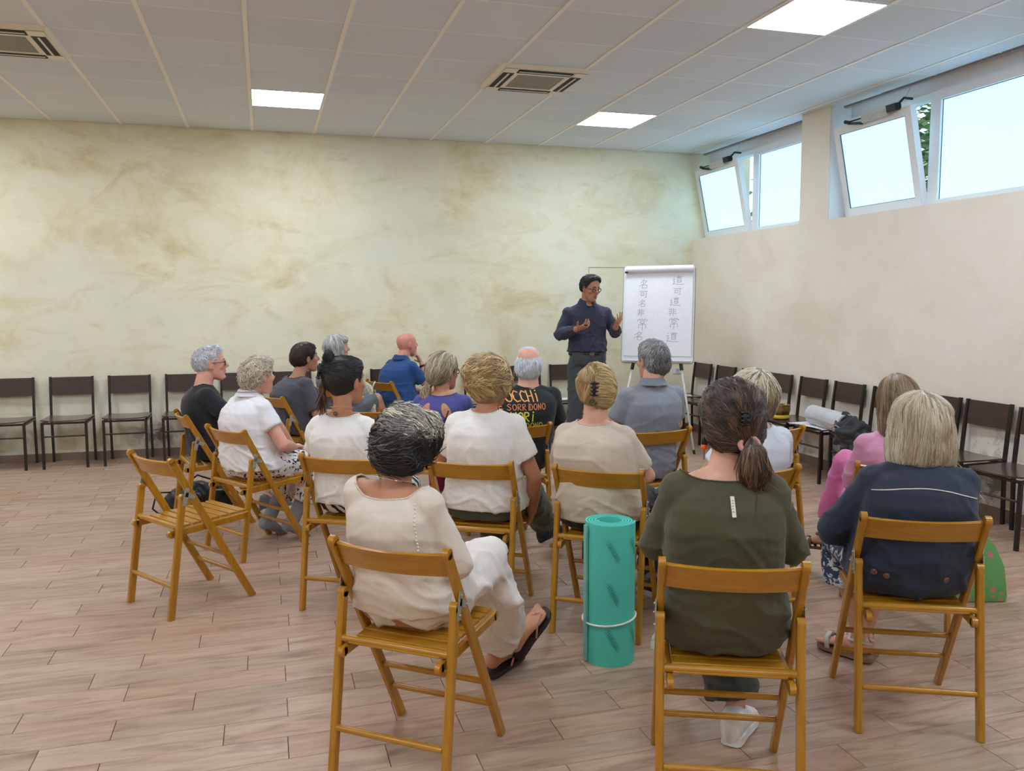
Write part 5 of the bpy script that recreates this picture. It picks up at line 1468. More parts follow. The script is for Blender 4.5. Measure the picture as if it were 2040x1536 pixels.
# 6 bald man in blue polo
b6, r6 = at('6')
p = person('person with bald head in blue polo shirt, chin resting on his raised hand', b6, r6, spec(SIT,
    N=(0, .275, .965), H=(0, .345, 1.105), male=True, skin='pink', headred=1.0, shw=.200, chw=.18, waw=.19, hiw=.185, dep=.135, bel=.16, slouch=.04, yaw=D(-8), pitch=.12, brow='grey', vox=.006, dec=.6, wide=1.04,
    E=((-.22, .46, .66), (.20, .48, .66)), W=((-.02, .55, .62), (.062, .472, .925)), hands=[dict(d=(.9, .3, 0), n=(0, -.1, -1), a=(.1, 1, .1), curl=.4), dict(d=(-.42, -.30, .85), n=(-.35, -.9, -.2), a=(-.6, .3, -.3), curl=.6, fc=(.25, .7, .8, .9), thumb=.5)]))
top(p, 'polo_shirt', fabric('blue_pique', (34, 74, 130), .9, 420, .3), .56, .013, 0.0, 1.35, .007, seed=61)
collar(p, fabric('blue_pique_collar', (30, 66, 118)), .034, (.068, .068))
bottoms(p, 'jeans', fabric('denim', (58, 78, 108), .9), 1.9, .014)
for sx in (0, 1): shoe(p, sx, simple('dark_shoe', (44, 42, 44)), simple('sole_white', (222, 220, 214)))
q = MB(); Wp = p['W'][1]; dd = (p['E'][1] - Wp).normalized(); q.tube([Wp + dd * .03, Wp + dd * .05], .034, 16); q.build('watch', M_BLACK, p['root'], smooth=True)

# 7 woman in purple with ponytail
b7, r7 = at('7')
b7 = (b7[0] + .03, b7[1] - .02)
p = person('person in purple open-back top with long highlighted ponytail and dark glasses', b7, r7, spec(LAP, SIT,
    N=(.035, .175, .932), H=(.030, .225, 1.062), skin='tan', shw=.180, chw=.160, waw=.158, hiw=.18, dep=.115, brow='brown', dec=.6, yaw=D(-30), pitch=.02))
o7 = top(p, 'purple_top', fabric('violet_jersey', (74, 72, 138), .8), .75, .012, 0.0, 1.2, .009, neck=(.100, .090, .05), seed=71, sc=(10, 10, 8))
q = MB(); N_ = p['N']; bm_ = bmesh.new(); bm_.from_mesh(o7.data); bv7 = BVHTree.FromBMesh(bm_); bm_.free()
def patch(bv_, cx, cz, rx, rz, tilt, lift, rows=10):
    # a thin shape laid over the garment following its surface
    m = MB(); n = 22; rings = []
    for r_ in range(rows + 1):
        k = 1 - r_ / rows * .98; ring = []
        for i_ in range(n):
            a_ = 2 * PI * i_ / n; x_, z_ = rx * k * math.cos(a_) * (1 - .25 * math.sin(a_)), rz * k * math.sin(a_)
            xx = cx + x_ * math.cos(tilt) - z_ * math.sin(tilt); zz = cz + x_ * math.sin(tilt) + z_ * math.cos(tilt)
            loc, nrm, _a, _b = bv_.ray_cast(V((xx, -.6, zz)), V((0, 1, 0)))
            ring.append(tuple(loc + nrm * lift) if loc else (xx, 0, zz))
        rings.append(ring)
    return m.rings(rings, caps=False)
for s, x in ((-1, N_.x - .078), (1, N_.x + .058)):
    patch(bv7, x, N_.z - .098, .026, .050, s * D(28), .0022).build('back_opening', simple('bare_skin', (190, 134, 102), .55), p['root'], smooth=True)['label'] = 'bare skin showing in a teardrop opening'
patch(bv7, N_.x - .008, N_.z - .235, .125, .070, 0, .0022).build('inner_top', floral('purple_print', (58, 46, 92), (34, 28, 60), (98, 66, 124), 20), p['root'], smooth=True)
q = MB(); pts = [bv7.ray_cast(V((N_.x + .075 - .012 * k, -.6, N_.z - .10 - .04 * k)), V((0, 1, 0)))[:2] for k in (0, 1, 2)]; ribbon(q, [a for a, _ in pts], .008, [b_ for _, b_ in pts], .0045); q.build('strap', M_BLACK, p['root'])
bottoms(p, 'pink_trousers', fabric('magenta', (176, 62, 118)), 1.9, .014)
for sx in (0, 1): shoe(p, sx, simple('dark_shoe', (44, 42, 44)), simple('sole_white', (222, 220, 214)))
glasses(p, M_BLACK)
hair(p, HMt('streak'), lambda m: (skull(m, .016), m.ell((0, -.045, .0), (.084, .082, .095)), m.ell((0, .01, .07), (.078, .09, .055))), fl_to((-.025, -.105, -.075), .2), 1200, 8, .13, .0075, .003, .008, 7, (.2, .95), hairline(.72, -.02, -.088), wig=.10)
hair(p, HMt('streak'), lambda m: m.tube([(-.025, -.10, -.07), (-.04, -.125, -.105), (-.052, -.12, -.16), (-.045, -.11, -.215)], [(.018, .016), (.036, .028), (.040, .026), (.012, .010)], 14, up=(0, 1, 0)), lambda q_: V((-.05, 0, -1)), 420, 8, .13, .007, .003, .012, 17, (.2, .95), None, drop=-.19, wig=.22, label='ponytail below the hair tie')
q = MB(); q.tube([p['HM'] @ (V((-.026, -.103, -.078)) + V((.022 * math.cos(a * PI / 6), 0, 0)) + V((0, .018, .012)) * math.sin(a * PI / 6)) for a in range(12)], .0055, 8, closed=True); q.build('hair_tie', M_BLACK, p['root'], smooth=True)

# 8 woman foreground left
b8, r8 = at('8', .034, -0.045)
p = person('person with tousled grey and black hair, cream top and white skirt, nearest left', b8, r8, spec(
    N=(-.025, .160, .915), H=(-.010, .225, 1.047), skin='tan', shw=.166, chw=.145, waw=.140, hiw=.170, dep=.105, dec=.7, vox=.0062, yaw=D(4), pitch=.05, neckw=.95, drop=.055, dl=-.02, slouch=.03, al=1.0,
    E=((-.205, .26, .66), (.175, .22, .665)), W=((-.02, .42, .68), (.0, .40, .66)), hands=[dict(d=(.9, .3, 0), n=(0, -.1, -1), a=(.1, 1, .1), curl=.5), dict(d=(-.9, .35, 0), n=(0, -.1, -1), a=(-.1, 1, .1), curl=.5)],
    K=((-.02, .62, .50), (.10, .62, .55)), A=((.04, .84, .115), (.105, .885, .165)), F=((.2, 1, .05), (.30, .62, .62)), Fu=[None, (-.1, -.55, .75)], bare=[1, 1]))
o8 = top(p, 'knit_top', fabric('cream_knit_top', (220, 206, 190), .95, 500, .2), 1.55, .010, 0.03, 1.15, .006, neck=(.128, .100, .075), neck_o=(-.005, .01, .018), seed=81, vox=.0072)
q = MB(); bm_ = bmesh.new(); bm_.from_mesh(o8.data); bv8 = BVHTree.FromBMesh(bm_); bm_.free()
for i in range(17):
    t = i / 16; a, n_, i_, d_ = bv8.ray_cast(V((p['N'].x + .112 + .022 * math.sin(t * 2.2), -.6, p['N'].z - .035 - .185 * t)), V((0, 1, 0)))
    if a: q.ell(a + n_ * .001, (.0042, .0042, .0042), None, 6, 4)
q.build('sleeve_beading', fabric('cream_bead', (234, 224, 210)), p['root'], smooth=True)
def sk8(mb, P):
    mb.tube([(0, .22, .52), (.03, .45, .525), (.055, .62, .53)], [(.185, .090), (.165, .088), (.135, .075)], 20, up=(0, 0, 1)); mb.ell((.055, .62, .52), (.135, .085, .075)); mb.ell((.10, .61, .565), (.085, .095, .072)); mb.cap((.09, .25, .54), (.10, .6, .55), .095, .078, 14)
    mb.tube([(.055, .62, .53), (.065, .72, .36), (.062, .80, .20), (.055, .825, .135)], [(.13, .08), (.14, .085), (.115, .075), (.075, .06)], 20, up=(0, 1, 0)); mb.tube([(.10, .60, .52), (.175, .66, .40), (.145, .78, .24)], [(.07, .06), (.055, .05), (.05, .05)], 14)
bottoms(p, 'long_skirt', fabric('white_voile', (228, 218, 210), .9), .9, .012, 1.0, .012, shape=sk8)
for sx in (0, 1): shoe(p, sx, simple('pink_strap', (196, 132, 120), .5), simple('sandal_brown', (44, 28, 26), .5), 'flipflop')
hair(p, HMt('tousle'), lambda m: (skull(m, .010, 1.12), m.ell((.014, -.02, .034), (.104, .110, .072)), m.ell((0, -.06, -.01), (.092, .075, .088)), m.ell((.06, .01, .02), (.06, .09, .08)), m.ell((-.06, -.01, .01), (.05, .08, .075))),
     lambda q_: V((1.0, -.3 + (q_.x < 0) * -.5, .55 - q_.z * 4 if q_.z > .015 else .25 + q_.z * 8)), 2600, 9, .125, .0072, .003, .014, 8, (.1, .9), lambda pp: np.minimum(np.maximum(.06 - pp[:, 1], pp[:, 2] - .05), pp[:, 2] + .10), wig=.14, curl=.6, jit=.03,
     tonefn=lambda q_, R_: min(1, max(0, (.04 + .16 * R_.random() if q_.z < -.012 else min(.78, .30 + 6.0 * q_.z + 1.6 * max(0, q_.x)) + .60 * noise.noise(q_ * 38) + R_.uniform(-.10, .14)))), cap_tone=.15)
q = MB(); q.tube([p['N'] + V((.062 * math.cos(a * PI / 12), .060 * math.sin(a * PI / 12), .028 - .014 * math.sin(a * PI / 12) - .006 * math.cos(a * PI / 12))) for a in range(24)], .0012, 5, closed=True); q.ell(p['N'] + V((.04, -.047, .034)), (.004, .003, .004), None, 8, 6)
q.build('necklace', simple('silver', (214, 210, 200), .25, .8), p['root'], smooth=True)

# 9 woman white tee, green trousers
b9, r9 = at('9')
p = person('person in white tee and green trousers with blond hair loosely pinned up', b9, r9, spec(
    N=(.030, .170, .985), H=(.045, .215, 1.118), skin='tan', shw=.182, chw=.165, waw=.172, hiw=.195, dep=.120, bel=.135, dec=.65, al=1.1, lg=1.1, yaw=D(-8), pitch=.0, roll=-.05, bust=True,
    E=((-.25, .23, .70), (.262, .22, .665)), W=((-.12, .40, .60), (.215, .36, .455)), hands=[dict(d=(.5, .8, -.1), n=(0, .1, -1), a=(1, .2, 0), curl=.4), dict(d=(-.3, .75, -.6), n=(-.9, -.1, -.1), a=(0, .9, .3), curl=.6)],
    K=((-.06, .62, .50), (.15, .60, .50)), A=((-.005, .47, .115), (.13, 1.10, .19)), F=((0, 1, 0), (.35, .85, .1)), Fu=[None, (0, -.1, 1)]))
top(p, 'tshirt', WHITE, .60, .015, 0.03, 1.6, .007, neck=(.075, .068, .045), seed=91)
bottoms(p, 'green_trousers', fabric('sage_green', (78, 84, 68), .9), 1.82, .018, 2.2, .008)
M_SNK = simple('sneaker_navy', (34, 40, 54), .6); M_SNW = simple('sneaker_white', (228, 224, 222), .6)
shoe(p, 0, M_SNW, simple('sole_pinkwhite', (230, 218, 218))); shoe(p, 1, M_SNK, simple('sole_pinkwhite', (230, 218, 218)))
hair(p, HMt('blond'), lambda m: (skull(m, .022, 1.1), m.ell((-.01, -.03, .06), (.112, .105, .085)), m.ell((0, -.055, -.02), (.085, .07, .085)), m.ell((-.045, -.085, .0), (.045, .04, .045)), m.ell((.05, .0, .01), (.06, .09, .07))),
     lambda q_: V((-.8 - q_.x * 4, -.4, .5 - abs(q_.z) * 4 + (.8 if q_.z < 0 else -.6))), 1500, 8, .10, .008, .004, .014, 9, (.2, .95), lambda pp: np.minimum(np.maximum(.055 - pp[:, 1], pp[:, 2] - .05), pp[:, 2] + .093), wig=.28, curl=.45)

# 10 white haired man with lettering
b10, r10 = at('10')
b10 = (b10[0] + .02, b10[1])
p = person('person with white balding hair in black tee with orange and yellow lettering', b10, r10, spec(LAP, SIT,
    N=(.105, .175, .985), H=(.125, .215, 1.112), male=True, skin='pink', shw=.205, chw=.180, waw=.185, hiw=.185, dep=.13, bel=.15, dec=.6, yaw=D(-22), brow='grey', neckw=1.1,
    E=((-.18, .26, .70), (.36, .26, .70))))
o10 = top(p, 'lettered_tshirt', BLACKT, .75, .015, 0.0, 1.6, .005, neck=(.080, .075, .04), seed=101, sc=(4, 4, 8))
bottoms(p, 'jeans', fabric('denim', (58, 78, 108)), 1.9, .014)
for sx in (0, 1): shoe(p, sx, simple('grey_shoe', (118, 116, 116)), simple('sole_white', (222, 220, 214)))
bmx = bmesh.new(); bmx.from_mesh(o10.data); bv = BVHTree.FromBMesh(bmx); bmx.free()
def back_text(words_, z, h, cx, m, w=.0075, adv=.78, name='lettering'):
    q = MB(); x = cx
    for ch_ in words_:
        if ch_ != ' ':
            for st in LET[ch_]:
                pts = []; nr_ = []
                for i in range(len(st) - 1):
                    for k in range(3): pts.append((lerp(st[i][0], st[i + 1][0], k / 3), lerp(st[i][1], st[i + 1][1], k / 3)))
                pts.append(st[-1]); out = []
                for a, b_ in pts:
                    loc, nrm, i_, d_ = bv.ray_cast(V((x + a * h * .68, -.5, z + b_ * h)), V((0, 1, 0)))
                    if loc: out.append(loc); nr_.append(nrm)
                ribbon(q, out, w, nr_, .003)
        x += h * adv * (.55 if ch_ == 'i' else 1) + (.0 if ch_ != ' ' else 0)
    q.build(name, m, o10)
M_ORT = simple('print_orange', (240, 166, 84), .7); M_YET = simple('print_yellow', (226, 222, 60), .7)
back_text('OCCHi', .905, .062, -.075, M_ORT, .0085, .68); back_text('CHE', .860, .030, -.155, M_ORT, .005); back_text('SORRiDONO', .856, .036, -.075, simple('print_orange2', (222, 140, 84), .7), .0055)
back_text('CUORi', .788, .055, -.100, M_YET, .0085, .70); back_text('DONO', .742, .036, .03, simple('print_yellow2', (190, 170, 60), .7), .0055)
glasses(p, M_BLACK)
hair(p, HMt('white'), lambda m: (m.ell((0, -.02, .0), (.086, .098, .098)), m.ell((0, -.05, -.01), (.083, .075, .085))), fl_down(.0, -.3), 1300, 6, .045, .0055, .003, .008, 10, (.45, 1.0), lambda pp: np.minimum(hairline(.72, -.012, -.080)(pp), .078 - pp[:, 2] + .4 * np.abs(pp[:, 0])), wig=.35)
hair(p, HMt('white'), lambda m: m.ell((0, .015, .06), (.076, .075, .062)), lambda q_: V((0, -.8, -.5)), 260, 6, .05, .004, .001, .004, 20, (.6, 1.0), lambda pp: pp[:, 2] - .085, wig=.3, cap_tone=.9, label='thin white hair over the crown')

# 11 woman beige with claw clip
b11, r11 = at('11', .034, -0.03)
p = person('person in beige tee with blond hair twisted into a black claw clip', b11, r11, spec(LAP,
    N=(-.028, .175, .955), H=(-.030, .220, 1.098), skin='fair', shw=.178, chw=.178, waw=.196, hiw=.205, dep=.135, bel=.165, dec=.65, al=1.15, lg=1.2, bust=True, slouch=.03, neckw=1.15,
    E=((-.225, .27, .70), (.205, .27, .70)), K=((-.13, .62, .50), (.13, .62, .51)), A=((-.13, .55, .11), (.08, .93, .11)), F=((-.1, 1, 0), (.15, 1, 0))))
top(p, 'beige_tshirt', fabric('beige_jersey', (206, 190, 170), .85), .78, .012, 0.02, 1.25, .008, neck=(.088, .082, .045), seed=111, sc=(4, 4, 14))
q = MB()
bottoms(p, 'black_trousers', fabric('black_jersey', (24, 24, 28)), 1.9, .012)
for sx in (0, 1): shoe(p, sx, M_SNK, simple('sole_grey', (150, 150, 152)))
hair(p, HMt('blond'), lambda m: (skull(m, .012, 1.04), m.ell((-.035, -.055, .035), (.062, .072, .08)), m.ell((.02, -.05, .0), (.075, .07, .085)), m.ell((-.02, -.09, .055), (.03, .028, .055))),
     lambda q_: (V((.35, -.3, 1.1)) if (q_.x < -.015 and q_.z < .06) else V((-.9, -.25, .12)) if q_.x > .0 else V((.1, -.5, -.6))), 1500, 8, .105, .0065, .0025, .006, 11, (.2, .95), hairline(.70, -.022, -.085), wig=.10)
q = MB(); q.tube([p['HM'] @ (V((-.02, -.113, -.035)) + V((.013 * math.cos(a * PI / 5), 0, .013 * math.sin(a * PI / 5)))) for a in range(10)], .007, 8, closed=True); o = q.build('hair_end_curl', HMt('blond'), p['root'], smooth=True)
claw(p, (-.012, -.118, .025), .034, seed=11, n=9)

# 12 man in grey polo
b12, r12 = at('12')
p = person('person in pale grey polo with cropped salt and pepper hair, before the flip chart', b12, r12, spec(LAP, SIT,
    N=(.045, .175, 1.015), H=(.075, .215, 1.160), male=True, skin='fair', shw=.208, chw=.180, waw=.172, hiw=.178, dep=.13, bel=.14, dec=.65, yaw=D(4), neckw=1.08, hs=1.03, brow='grey', E=((-.19, .24, .76), (.285, .25, .76))))
top(p, 'polo_shirt', fabric('grey_pique', (134, 138, 146), .9, 420, .25), .72, .013, 0.0, 1.4, .006, neck=(.078, .072, .045), seed=121)
collar(p, fabric('grey_pique', (134, 138, 146)), .036, (.070, .068))
bottoms(p, 'jeans', fabric('blue_denim', (52, 66, 96)), 1.9, .014)
for sx in (0, 1): shoe(p, sx, simple('dark_shoe', (44, 42, 44)), simple('sole_white', (222, 220, 214)))
hair(p, HMt('grey'), lambda m: (skull(m, .006), m.ell((0, .0, .07), (.076, .09, .052)), m.ell((0, -.05, -.01), (.082, .072, .085))), fl_down(.12, .0), 1500, 5, .034, .0052, .002, .007, 12, (.35, .95), hairline(.74, -.016, -.098), wig=.4,
     tonefn=lambda q_, R_: min(1, .25 + R_.random() * .45 + (.25 if abs(q_.x) > .055 else 0) + (.1 if q_.z > .06 else -.1)))

# 13 woman olive, foreground middle
b13, r13 = at('13')
p = person('person in olive green long sleeve top with dark half-up ponytail and orange bead earring', b13, r13, spec(
    N=(-.012, .165, 1.000), H=(.010, .225, 1.148), skin='fair', shw=.176, chw=.158, waw=.155, hiw=.178, dep=.115, bel=.135, dec=.75, vox=.0062, baggy=.010, al=1.0, bust=True, neckw=1.05, pitch=.02, yaw=D(10), drop=.07,
    E=((-.205, .25, .75), (.205, .25, .75)), W=((-.02, .38, .78), (.02, .38, .75)), hands=[dict(d=(.9, .3, 0), n=(0, -.1, -1), a=(.1, 1, .1), curl=.5), dict(d=(-.9, .35, 0), n=(0, -.1, -1), a=(-.1, 1, .1), curl=.5)],
    K=((.0, .60, .50), (.08, .60, .585)), A=((.08, .47, .11), (-.12, .84, .26)), F=((.42, 1, 0), (-.2, .9, -.3)), Fu=[None, (0, .4, 1)]))
o13 = top(p, 'olive_top', fabric('olive_jersey', (74, 71, 47), .85), 1.75, .014, 0.0, 1.1, .008, neck=(.135, .098, .055), neck_o=(0, .01, .020), seed=131, vox=.0072, sc=(4, 4, 13))
bm_ = bmesh.new(); bm_.from_mesh(o13.data); bv13 = BVHTree.FromBMesh(bm_); bm_.free()
def on_back(bv_, x, z): 
    loc, nrm, i_, d_ = bv_.ray_cast(V((x, -.6, z)), V((0, 1, 0))); return (loc, nrm) if loc else (V((x, 0, z)), V((0, -1, 0)))
q = MB(); pts = [on_back(bv13, .0 + .003 * i / 4, .945 - .045 * i / 4) for i in range(5)]; ribbon(q, [a for a, _ in pts], .012, [b_ for _, b_ in pts], .004); q.build('woven_tag', simple('tag_cream', (222, 218, 202), .8), o13)
q = MB()
for i in range(5): a = on_back(bv13, .0008, .936 - .007 * i); ribbon(q, [a[0] + V((-.003, 0, 0)), a[0] + V((.0, 0, .003)), a[0] + V((.003, 0, 0))], .0014, a[1], .0055)
q.build('tag_print', simple('tag_ink', (74, 72, 64), .8), o13)
bottoms(p, 'olive_trousers', fabric('dark_olive', (58, 60, 50)), 1.90, .020, 2.4, .010)
shoe(p, 0, M_SNW, simple('sole_white', (222, 220, 214))); shoe(p, 1, M_SNW, simple('sole_white', (222, 220, 214)))
hair(p, HMt('brown'), lambda m: (skull(m, .014, 1.05), m.ell((0, -.03, .065), (.090, .095, .062)), m.ell((0, -.045, -.02), (.092, .078, .085)), m.ell((0, -.075, .02), (.075, .055, .05))),
     lambda q_: ((V((.0, -.118, .028)) - q_).normalized() + V((0, 0, -.1)) if q_.z > .035 else (V((.022, -.118, -.045)) - q_).normalized()), 2800, 8, .10, .0055, .0025, .006, 13, (.12, .8), hairline(.70, -.024, -.096), wig=.16, cap_tone=.12)
hair(p, HMt('brown'), lambda m: m.tube([(.022, -.112, -.040), (.030, -.135, -.068), (.036, -.135, -.125), (.030, -.120, -.185)], [(.016, .014), (.036, .026), (.044, .028), (.012, .012)], 14, up=(0, 1, 0)), lambda q_: V((.05, 0, -1)), 750, 8, .125, .0055, .003, .016, 23, (.25, .95), None, drop=-.155, wig=.26, label='ponytail with lighter brown ends')
claw(p, (0, -.128, .030), .022, seed=13, n=8)
q = MB(); q.tube([p['HM'] @ (V((.020, -.126, -.050)) + V((.027 * math.cos(a * PI / 7), .0, 0)) + V((0, .012, .020)) * math.sin(a * PI / 7)) for a in range(14)], .0085, 8, closed=True); q.build('hair_tie', simple('pink_scrunchie', (206, 142, 132), .8), p['root'], smooth=True)
for s in (-1, 1):
    e0 = p['HM'] @ V((s * .080, -.004, -.040)); q = MB(); q.cur = 0; q.tube([e0, e0 - V((0, 0, .012)), e0 - V((0, 0, .030))], [.002, .007, .009], 8); q.cur = 1; q.ell(e0 - V((0, 0, .038)), (.0105,) * 3, None, 12, 8); q.cur = 0; q.tube([e0 - V((0, 0, .048)), e0 - V((0, 0, .078))], .0012, 5)
    q.build('earring', [simple('earring_brown', (48, 34, 30), .5), simple('orange_bead', (240, 98, 30), .35)], p['root'], smooth=True)

# 14 short haired woman pale tee
b14, r14 = at('14')
p = person('person in pale tee with short blond brown hair, half hidden behind the olive top', b14, r14, spec(LAP, SIT,
    N=(.095, .170, .935), H=(.105, .215, 1.065), skin='fair', shw=.175, chw=.155, waw=.158, hiw=.18, dep=.115, dec=.6, E=((-.12, .26, .70), (.30, .25, .68)), yaw=D(6)))
top(p, 'pale_tshirt', fabric('pale_grey_cotton', (212, 214, 222), .85), .62, .014, 0.0, 1.5, .008, seed=141)
bottoms(p, 'dark_trousers', fabric('charcoal_trousers', (58, 58, 66)), 1.9, .014)
for sx in (0, 1): shoe(p, sx, simple('dark_shoe', (44, 42, 44)), simple('sole_white', (222, 220, 214)))
hair(p, HMt('streak'), lambda m: (skull(m, .018, 1.04), m.ell((0, -.04, .03), (.096, .092, .09)), m.ell((0, -.045, -.03), (.086, .072, .075))), fl_down(.0, -.25), 1300, 8, .085, .0065, .003, .009, 14, (.1, .9), lambda pp: np.minimum(np.maximum(.055 - pp[:, 1], pp[:, 2] - .05), pp[:, 2] + .098), wig=.2,
     tonefn=lambda q_, R_: max(0, min(1, .25 + 4.5 * q_.z + R_.uniform(-.2, .35))))

# 15 woman in pink, long hair
b15, r15 = at('15', .034, -0.035)
p = person('person in all pink with long straight light brown hair, knee crossed to the left', b15, r15, spec(LAP,
    N=(.015, .165, .895), H=(.020, .205, 1.040), skin='fair', shw=.160, chw=.142, waw=.135, hiw=.170, dep=.105, dec=.6, yaw=D(18), E=((-.155, .20, .66), (.185, .22, .66)), W=((-.05, .38, .60), (.07, .40, .62)),
    K=((-.10, .62, .50), (-.135, .60, .66)), A=((-.08, .58, .11), (-.22, .70, .26)), F=((0, 1, 0), (-.6, .8, -.2)), Fu=[None, (0, .3, 1)], bare=[0, 1]))
top(p, 'pink_top', fabric('pink_satin', (206, 138, 168), .5), 1.0, .012, 0.0, 1.3, .009, seed=151, puff=.0, sc=(8, 8, 12))
bottoms(p, 'pink_trousers', fabric('bright_pink', (214, 112, 160), .7), 1.8, .014, 1.8)
for sx in (0, 1): shoe(p, sx, simple('brown_strap', (112, 84, 66), .6), simple('sandal_sole', (84, 66, 54), .7), 'sandal')
hair(p, HMt('ltbrown'), lambda m: (skull(m, .012), m.tube([(0, -.02, .05), (0, -.03, -.05), (-.005, -.05, -.16), (-.01, -.06, -.25)], [(.088, .098), (.092, .086), (.088, .06), (.06, .03)], 22, up=(0, 1, 0))), lambda q_: V((0, -.1 - 2 * max(0, q_.z), -1)), 1300, 10, .20, .006, .002, .005, 15, (.2, .9), face_open(.035, .062), drop=-.22, wig=.06)

# 16 woman navy jacket, foreground right
b16, r16 = at('16')
p = person('person in navy jacket with white piping and chin-length ash blond bob, nearest on the right', b16, r16, spec(
    N=(.020, .170, .930), H=(.030, .225, 1.048), skin='fair', shw=.190, chw=.172, waw=.178, hiw=.182, dep=.125, bel=.14, dec=.7, vox=.0065, al=1.2, baggy=.010, bust=True, slouch=.03, yaw=D(10), barelegs=True, drop=.085,
    E=((-.245, .25, .655), (.205, .28, .66)), W=((-.06, .44, .62), (.08, .45, .62)), hands=[dict(d=(.7, .7, -.1), n=(-.1, .1, -1), a=(.2, .5, .5), curl=.55), dict(d=(-.7, .7, -.05), n=(.1, .1, -1), a=(-.2, .5, .5), curl=.55)],
    K=((-.13, .62, .50), (.06, .62, .50)), A=((-.055, .60, .112), (-.02, .66, .112)), F=((-.85, .75, 0), (-.5, .9, 0)), bare=[1, 1]))
o16 = top(p, 'navy_jacket', fabric('navy_denim', (36, 44, 62), .85, 300, .35, .15), 1.62, .018, 0.0, 1.15, .010, neck=(.085, .080, .05), seed=161, vox=.0078, sc=(5, 5, 9))
bm_ = bmesh.new(); bm_.from_mesh(o16.data); bv16 = BVHTree.FromBMesh(bm_); bm_.free()
q = MB(); pts = [on_back(bv16, -.155 + .345 * i / 24, .842 + .022 * math.sin(i / 24 * PI) - .018 * (i / 24) ** 3) for i in range(25)]; q.tube([a + b_ * .0015 for a, b_ in pts], .0022, 6); q.build('white_piping', simple('piping_white', (222, 220, 214), .6), o16, smooth=True)
for x in (-.145, -.105, .085):
    a, b_ = on_back(bv16, x, .545 if x != -.145 else .555); q = MB(); R_ = b_.to_track_quat('Z', 'Y').to_matrix(); q.lathe([(.0001, .006), (.004, .006), (.008, .0075), (.0115, .006), (.0115, .001), (.0001, .001)], a, 16, R_); q.build('button', simple('button_copper', (126, 92, 84), .4, .3), o16, smooth=True)
bottoms(p, 'lace_skirt', (lambda t: (t.base(t.ramp(t.noise(t.coord(), 24, 3, .6, 1.2), [(.50, srgb(52, 64, 92)), (.54, srgb(208, 206, 202))])).rough(.85), t.m)[-1])(NT('denim_lace')), .9, .014, shape=skirt(.9, 0, .45, .19))
for sx in (0, 1): shoe(p, sx, simple('silver_strap', (196, 190, 182), .4), simple('sandal_tan', (138, 104, 84), .6), 'sandal')
hair(p, HMt('ashblond'), lambda m: (skull(m, .020, 1.08), m.tube([(0, -.02, .07), (0, -.025, .01), (0, -.03, -.06), (0, -.03, -.125)], [(.092, .098), (.112, .104), (.122, .098), (.124, .088)], 26, up=(0, 1, 0)), m.ell((0, -.02, .06), (.104, .108, .07))),
     lambda q_: (V((q_.x * 4, -.35, -1)) if q_.z < .09 else V((q_.x * 9, (q_.y + .01) * 7, -.3))), 3000, 9, .15, .0060, .002, .005, 16, (.25, .95), lambda pp: np.minimum(np.maximum(.06 - pp[:, 1], pp[:, 2] - .06), pp[:, 2] + .128), drop=-.112, wig=.06, cap_tone=.35)

# 17 the speaker, standing
p = person('person standing in dark blue shirt and glasses, gesturing with both hands', (2.925, 7.42), D(176), spec(
    stand=True, N=(0, -.005, 1.500), H=(-.012, .055, 1.645), Pz=(0, 0, 1.0), P=(0, .0, 1.0), male=True, skin='olive', shw=.222, chw=.170, waw=.165, hiw=.168, dep=.115, bel=.128, yaw=D(22), pitch=-.26, slouch=.0, vox=.0055, dec=.7, brow='black', neckw=.95, wide=.98,
    E=((-.272, .02, 1.235), (.275, .02, 1.215)), W=((-.195, .25, 1.285), (.165, .25, 1.275)), drop=.098,
    hands=[dict(d=(-.10, .55, .75), n=(.45, -.55, .45), a=(-.9, -.2, .3), curl=.22, spread=.35, thumb=.9), dict(d=(-.55, .65, .25), n=(-.25, -.3, .85), a=(.35, .15, .9), curl=.55, spread=.15, thumb=.9)],
    hip=((-.09, 0, .93), (.09, 0, .93)), K=((-.10, .04, .50), (.13, .05, .50)), A=((-.11, -.01, .105), (.15, .0, .105)), F=((-.2, 1, 0), (.25, 1, 0))))
M_SHIRT = fabric('navy_shirt', (46, 50, 72), .75, 500, .3)
o17 = top(p, 'blue_shirt', M_SHIRT, 1.86, .013, .16, 1.1, .009, neck=(.066, .085, .075), neck_o=(0, .012, .02), seed=171, vox=.0075, sc=(9, 9, 13))
collar(p, M_SHIRT, .040, (.068, .066), .42)
q = MB(); bm_ = bmesh.new(); bm_.from_mesh(o17.data); bv17 = BVHTree.FromBMesh(bm_); bm_.free()
def front(x, z):
    loc, nrm, i_, d_ = bv17.ray_cast(V((x, .6, z)), V((0, -1, 0))); return (loc, nrm) if loc else (V((x, .13, z)), V((0, 1, 0)))
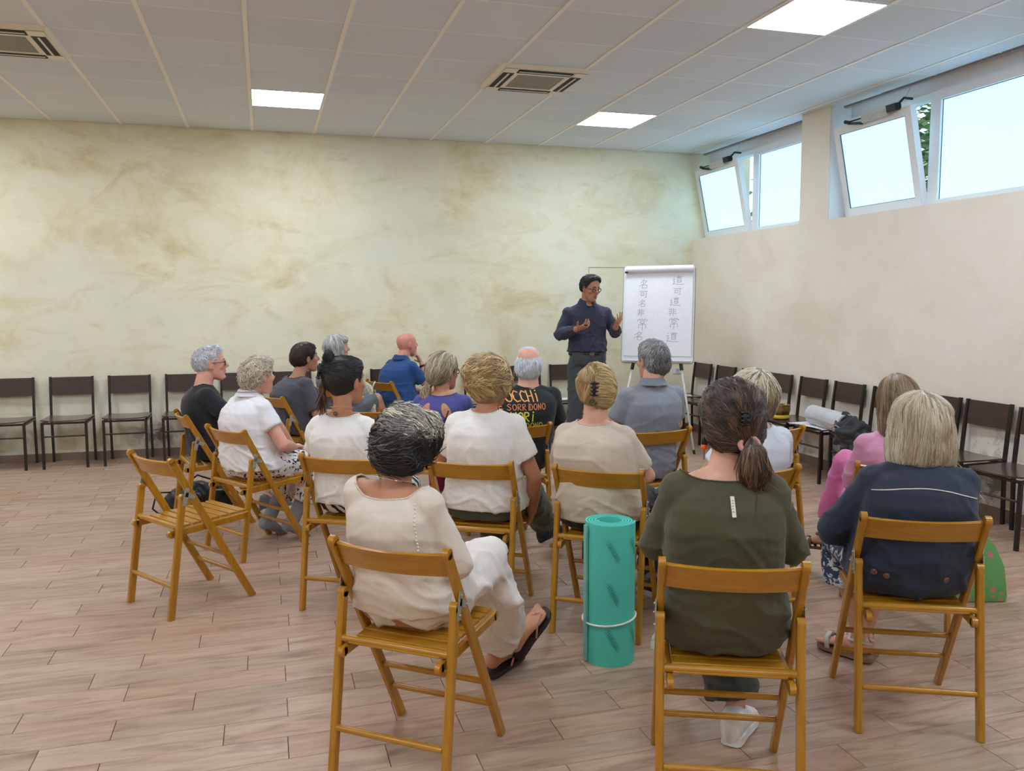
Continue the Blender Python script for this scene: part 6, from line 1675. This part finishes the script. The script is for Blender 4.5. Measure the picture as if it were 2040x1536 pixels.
pts = [front(.0, 1.43 - .39 * i / 20) for i in range(21)]; ribbon(q, [a for a, _ in pts], .03, [b_ for _, b_ in pts], .002); pl = q.build('button_placket', M_SHIRT, o17)
for i in range(5): a, b_ = front(0, 1.40 - .08 * i); q = MB(); q.cap(a + b_ * .002, a + b_ * .004, .005, .005, 8); q.build('button', simple('button_dark', (70, 72, 84), .3), pl, smooth=True)
q = MB(); a = [front(.05 + .08 * t, 1.31) for t in (0, .5, 1)]; ribbon(q, [x for x, _ in a], .012, [y for _, y in a], .002); q.build('pocket_seam', M_SHIRT, o17)
M_TRS = fabric('grey_wool', (66, 70, 74), .85, 500, .3)
bottoms(p, 'grey_trousers', M_TRS, 1.97, .014, 2.4, .007, vox=.009)
q = MB(); q.tube([V((.1775 * math.cos(a * PI / 16), .138 * math.sin(a * PI / 16) + .012, 1.035)) for a in range(32)], (.006, .017), 8, up=(0, 0, 1), closed=True); bl = q.build('belt', simple('belt_black', (22, 20, 22), .4), p['root'], smooth=True)
q = MB(); q.cbox((0, .155, 1.035), (.045, .008, .036), .003); q.build('buckle', simple('buckle', (120, 116, 108), .3, .9), bl)
for sx in (0, 1): shoe(p, sx, simple('dark_shoe', (44, 42, 44)), simple('sole_dark', (40, 38, 38)))
glasses(p, simple('dark_frame', (40, 24, 24), .4), .021)
hair(p, HMt('black'), lambda m: (skull(m, .006), m.ell((0, .005, .078), (.080, .096, .050)), m.ell((-.015, .045, .088), (.055, .040, .026)), m.ell((0, -.04, .01), (.082, .072, .085))), fl_down(.45, .1), 900, 6, .05, .007, .003, .009, 17, (.15, .8), hairline(.86, .010, -.075), wig=.3, taper=.05, tap_d=.011)
q = MB(); W_ = p['W'][1]; q.cap(W_ + V((.02, .03, .045)), W_ + V((-.055, .085, .03)), .0065, .0065, 10); q.build('marker_pen', M_BLACK, None, smooth=True)
mk = bpy.data.objects['marker_pen']; mk.location = (2.925, 7.42, 0); mk.rotation_euler = (0, 0, D(176)); tag(mk, 'dark marker pen held in the right hand of the speaker', 'pen')
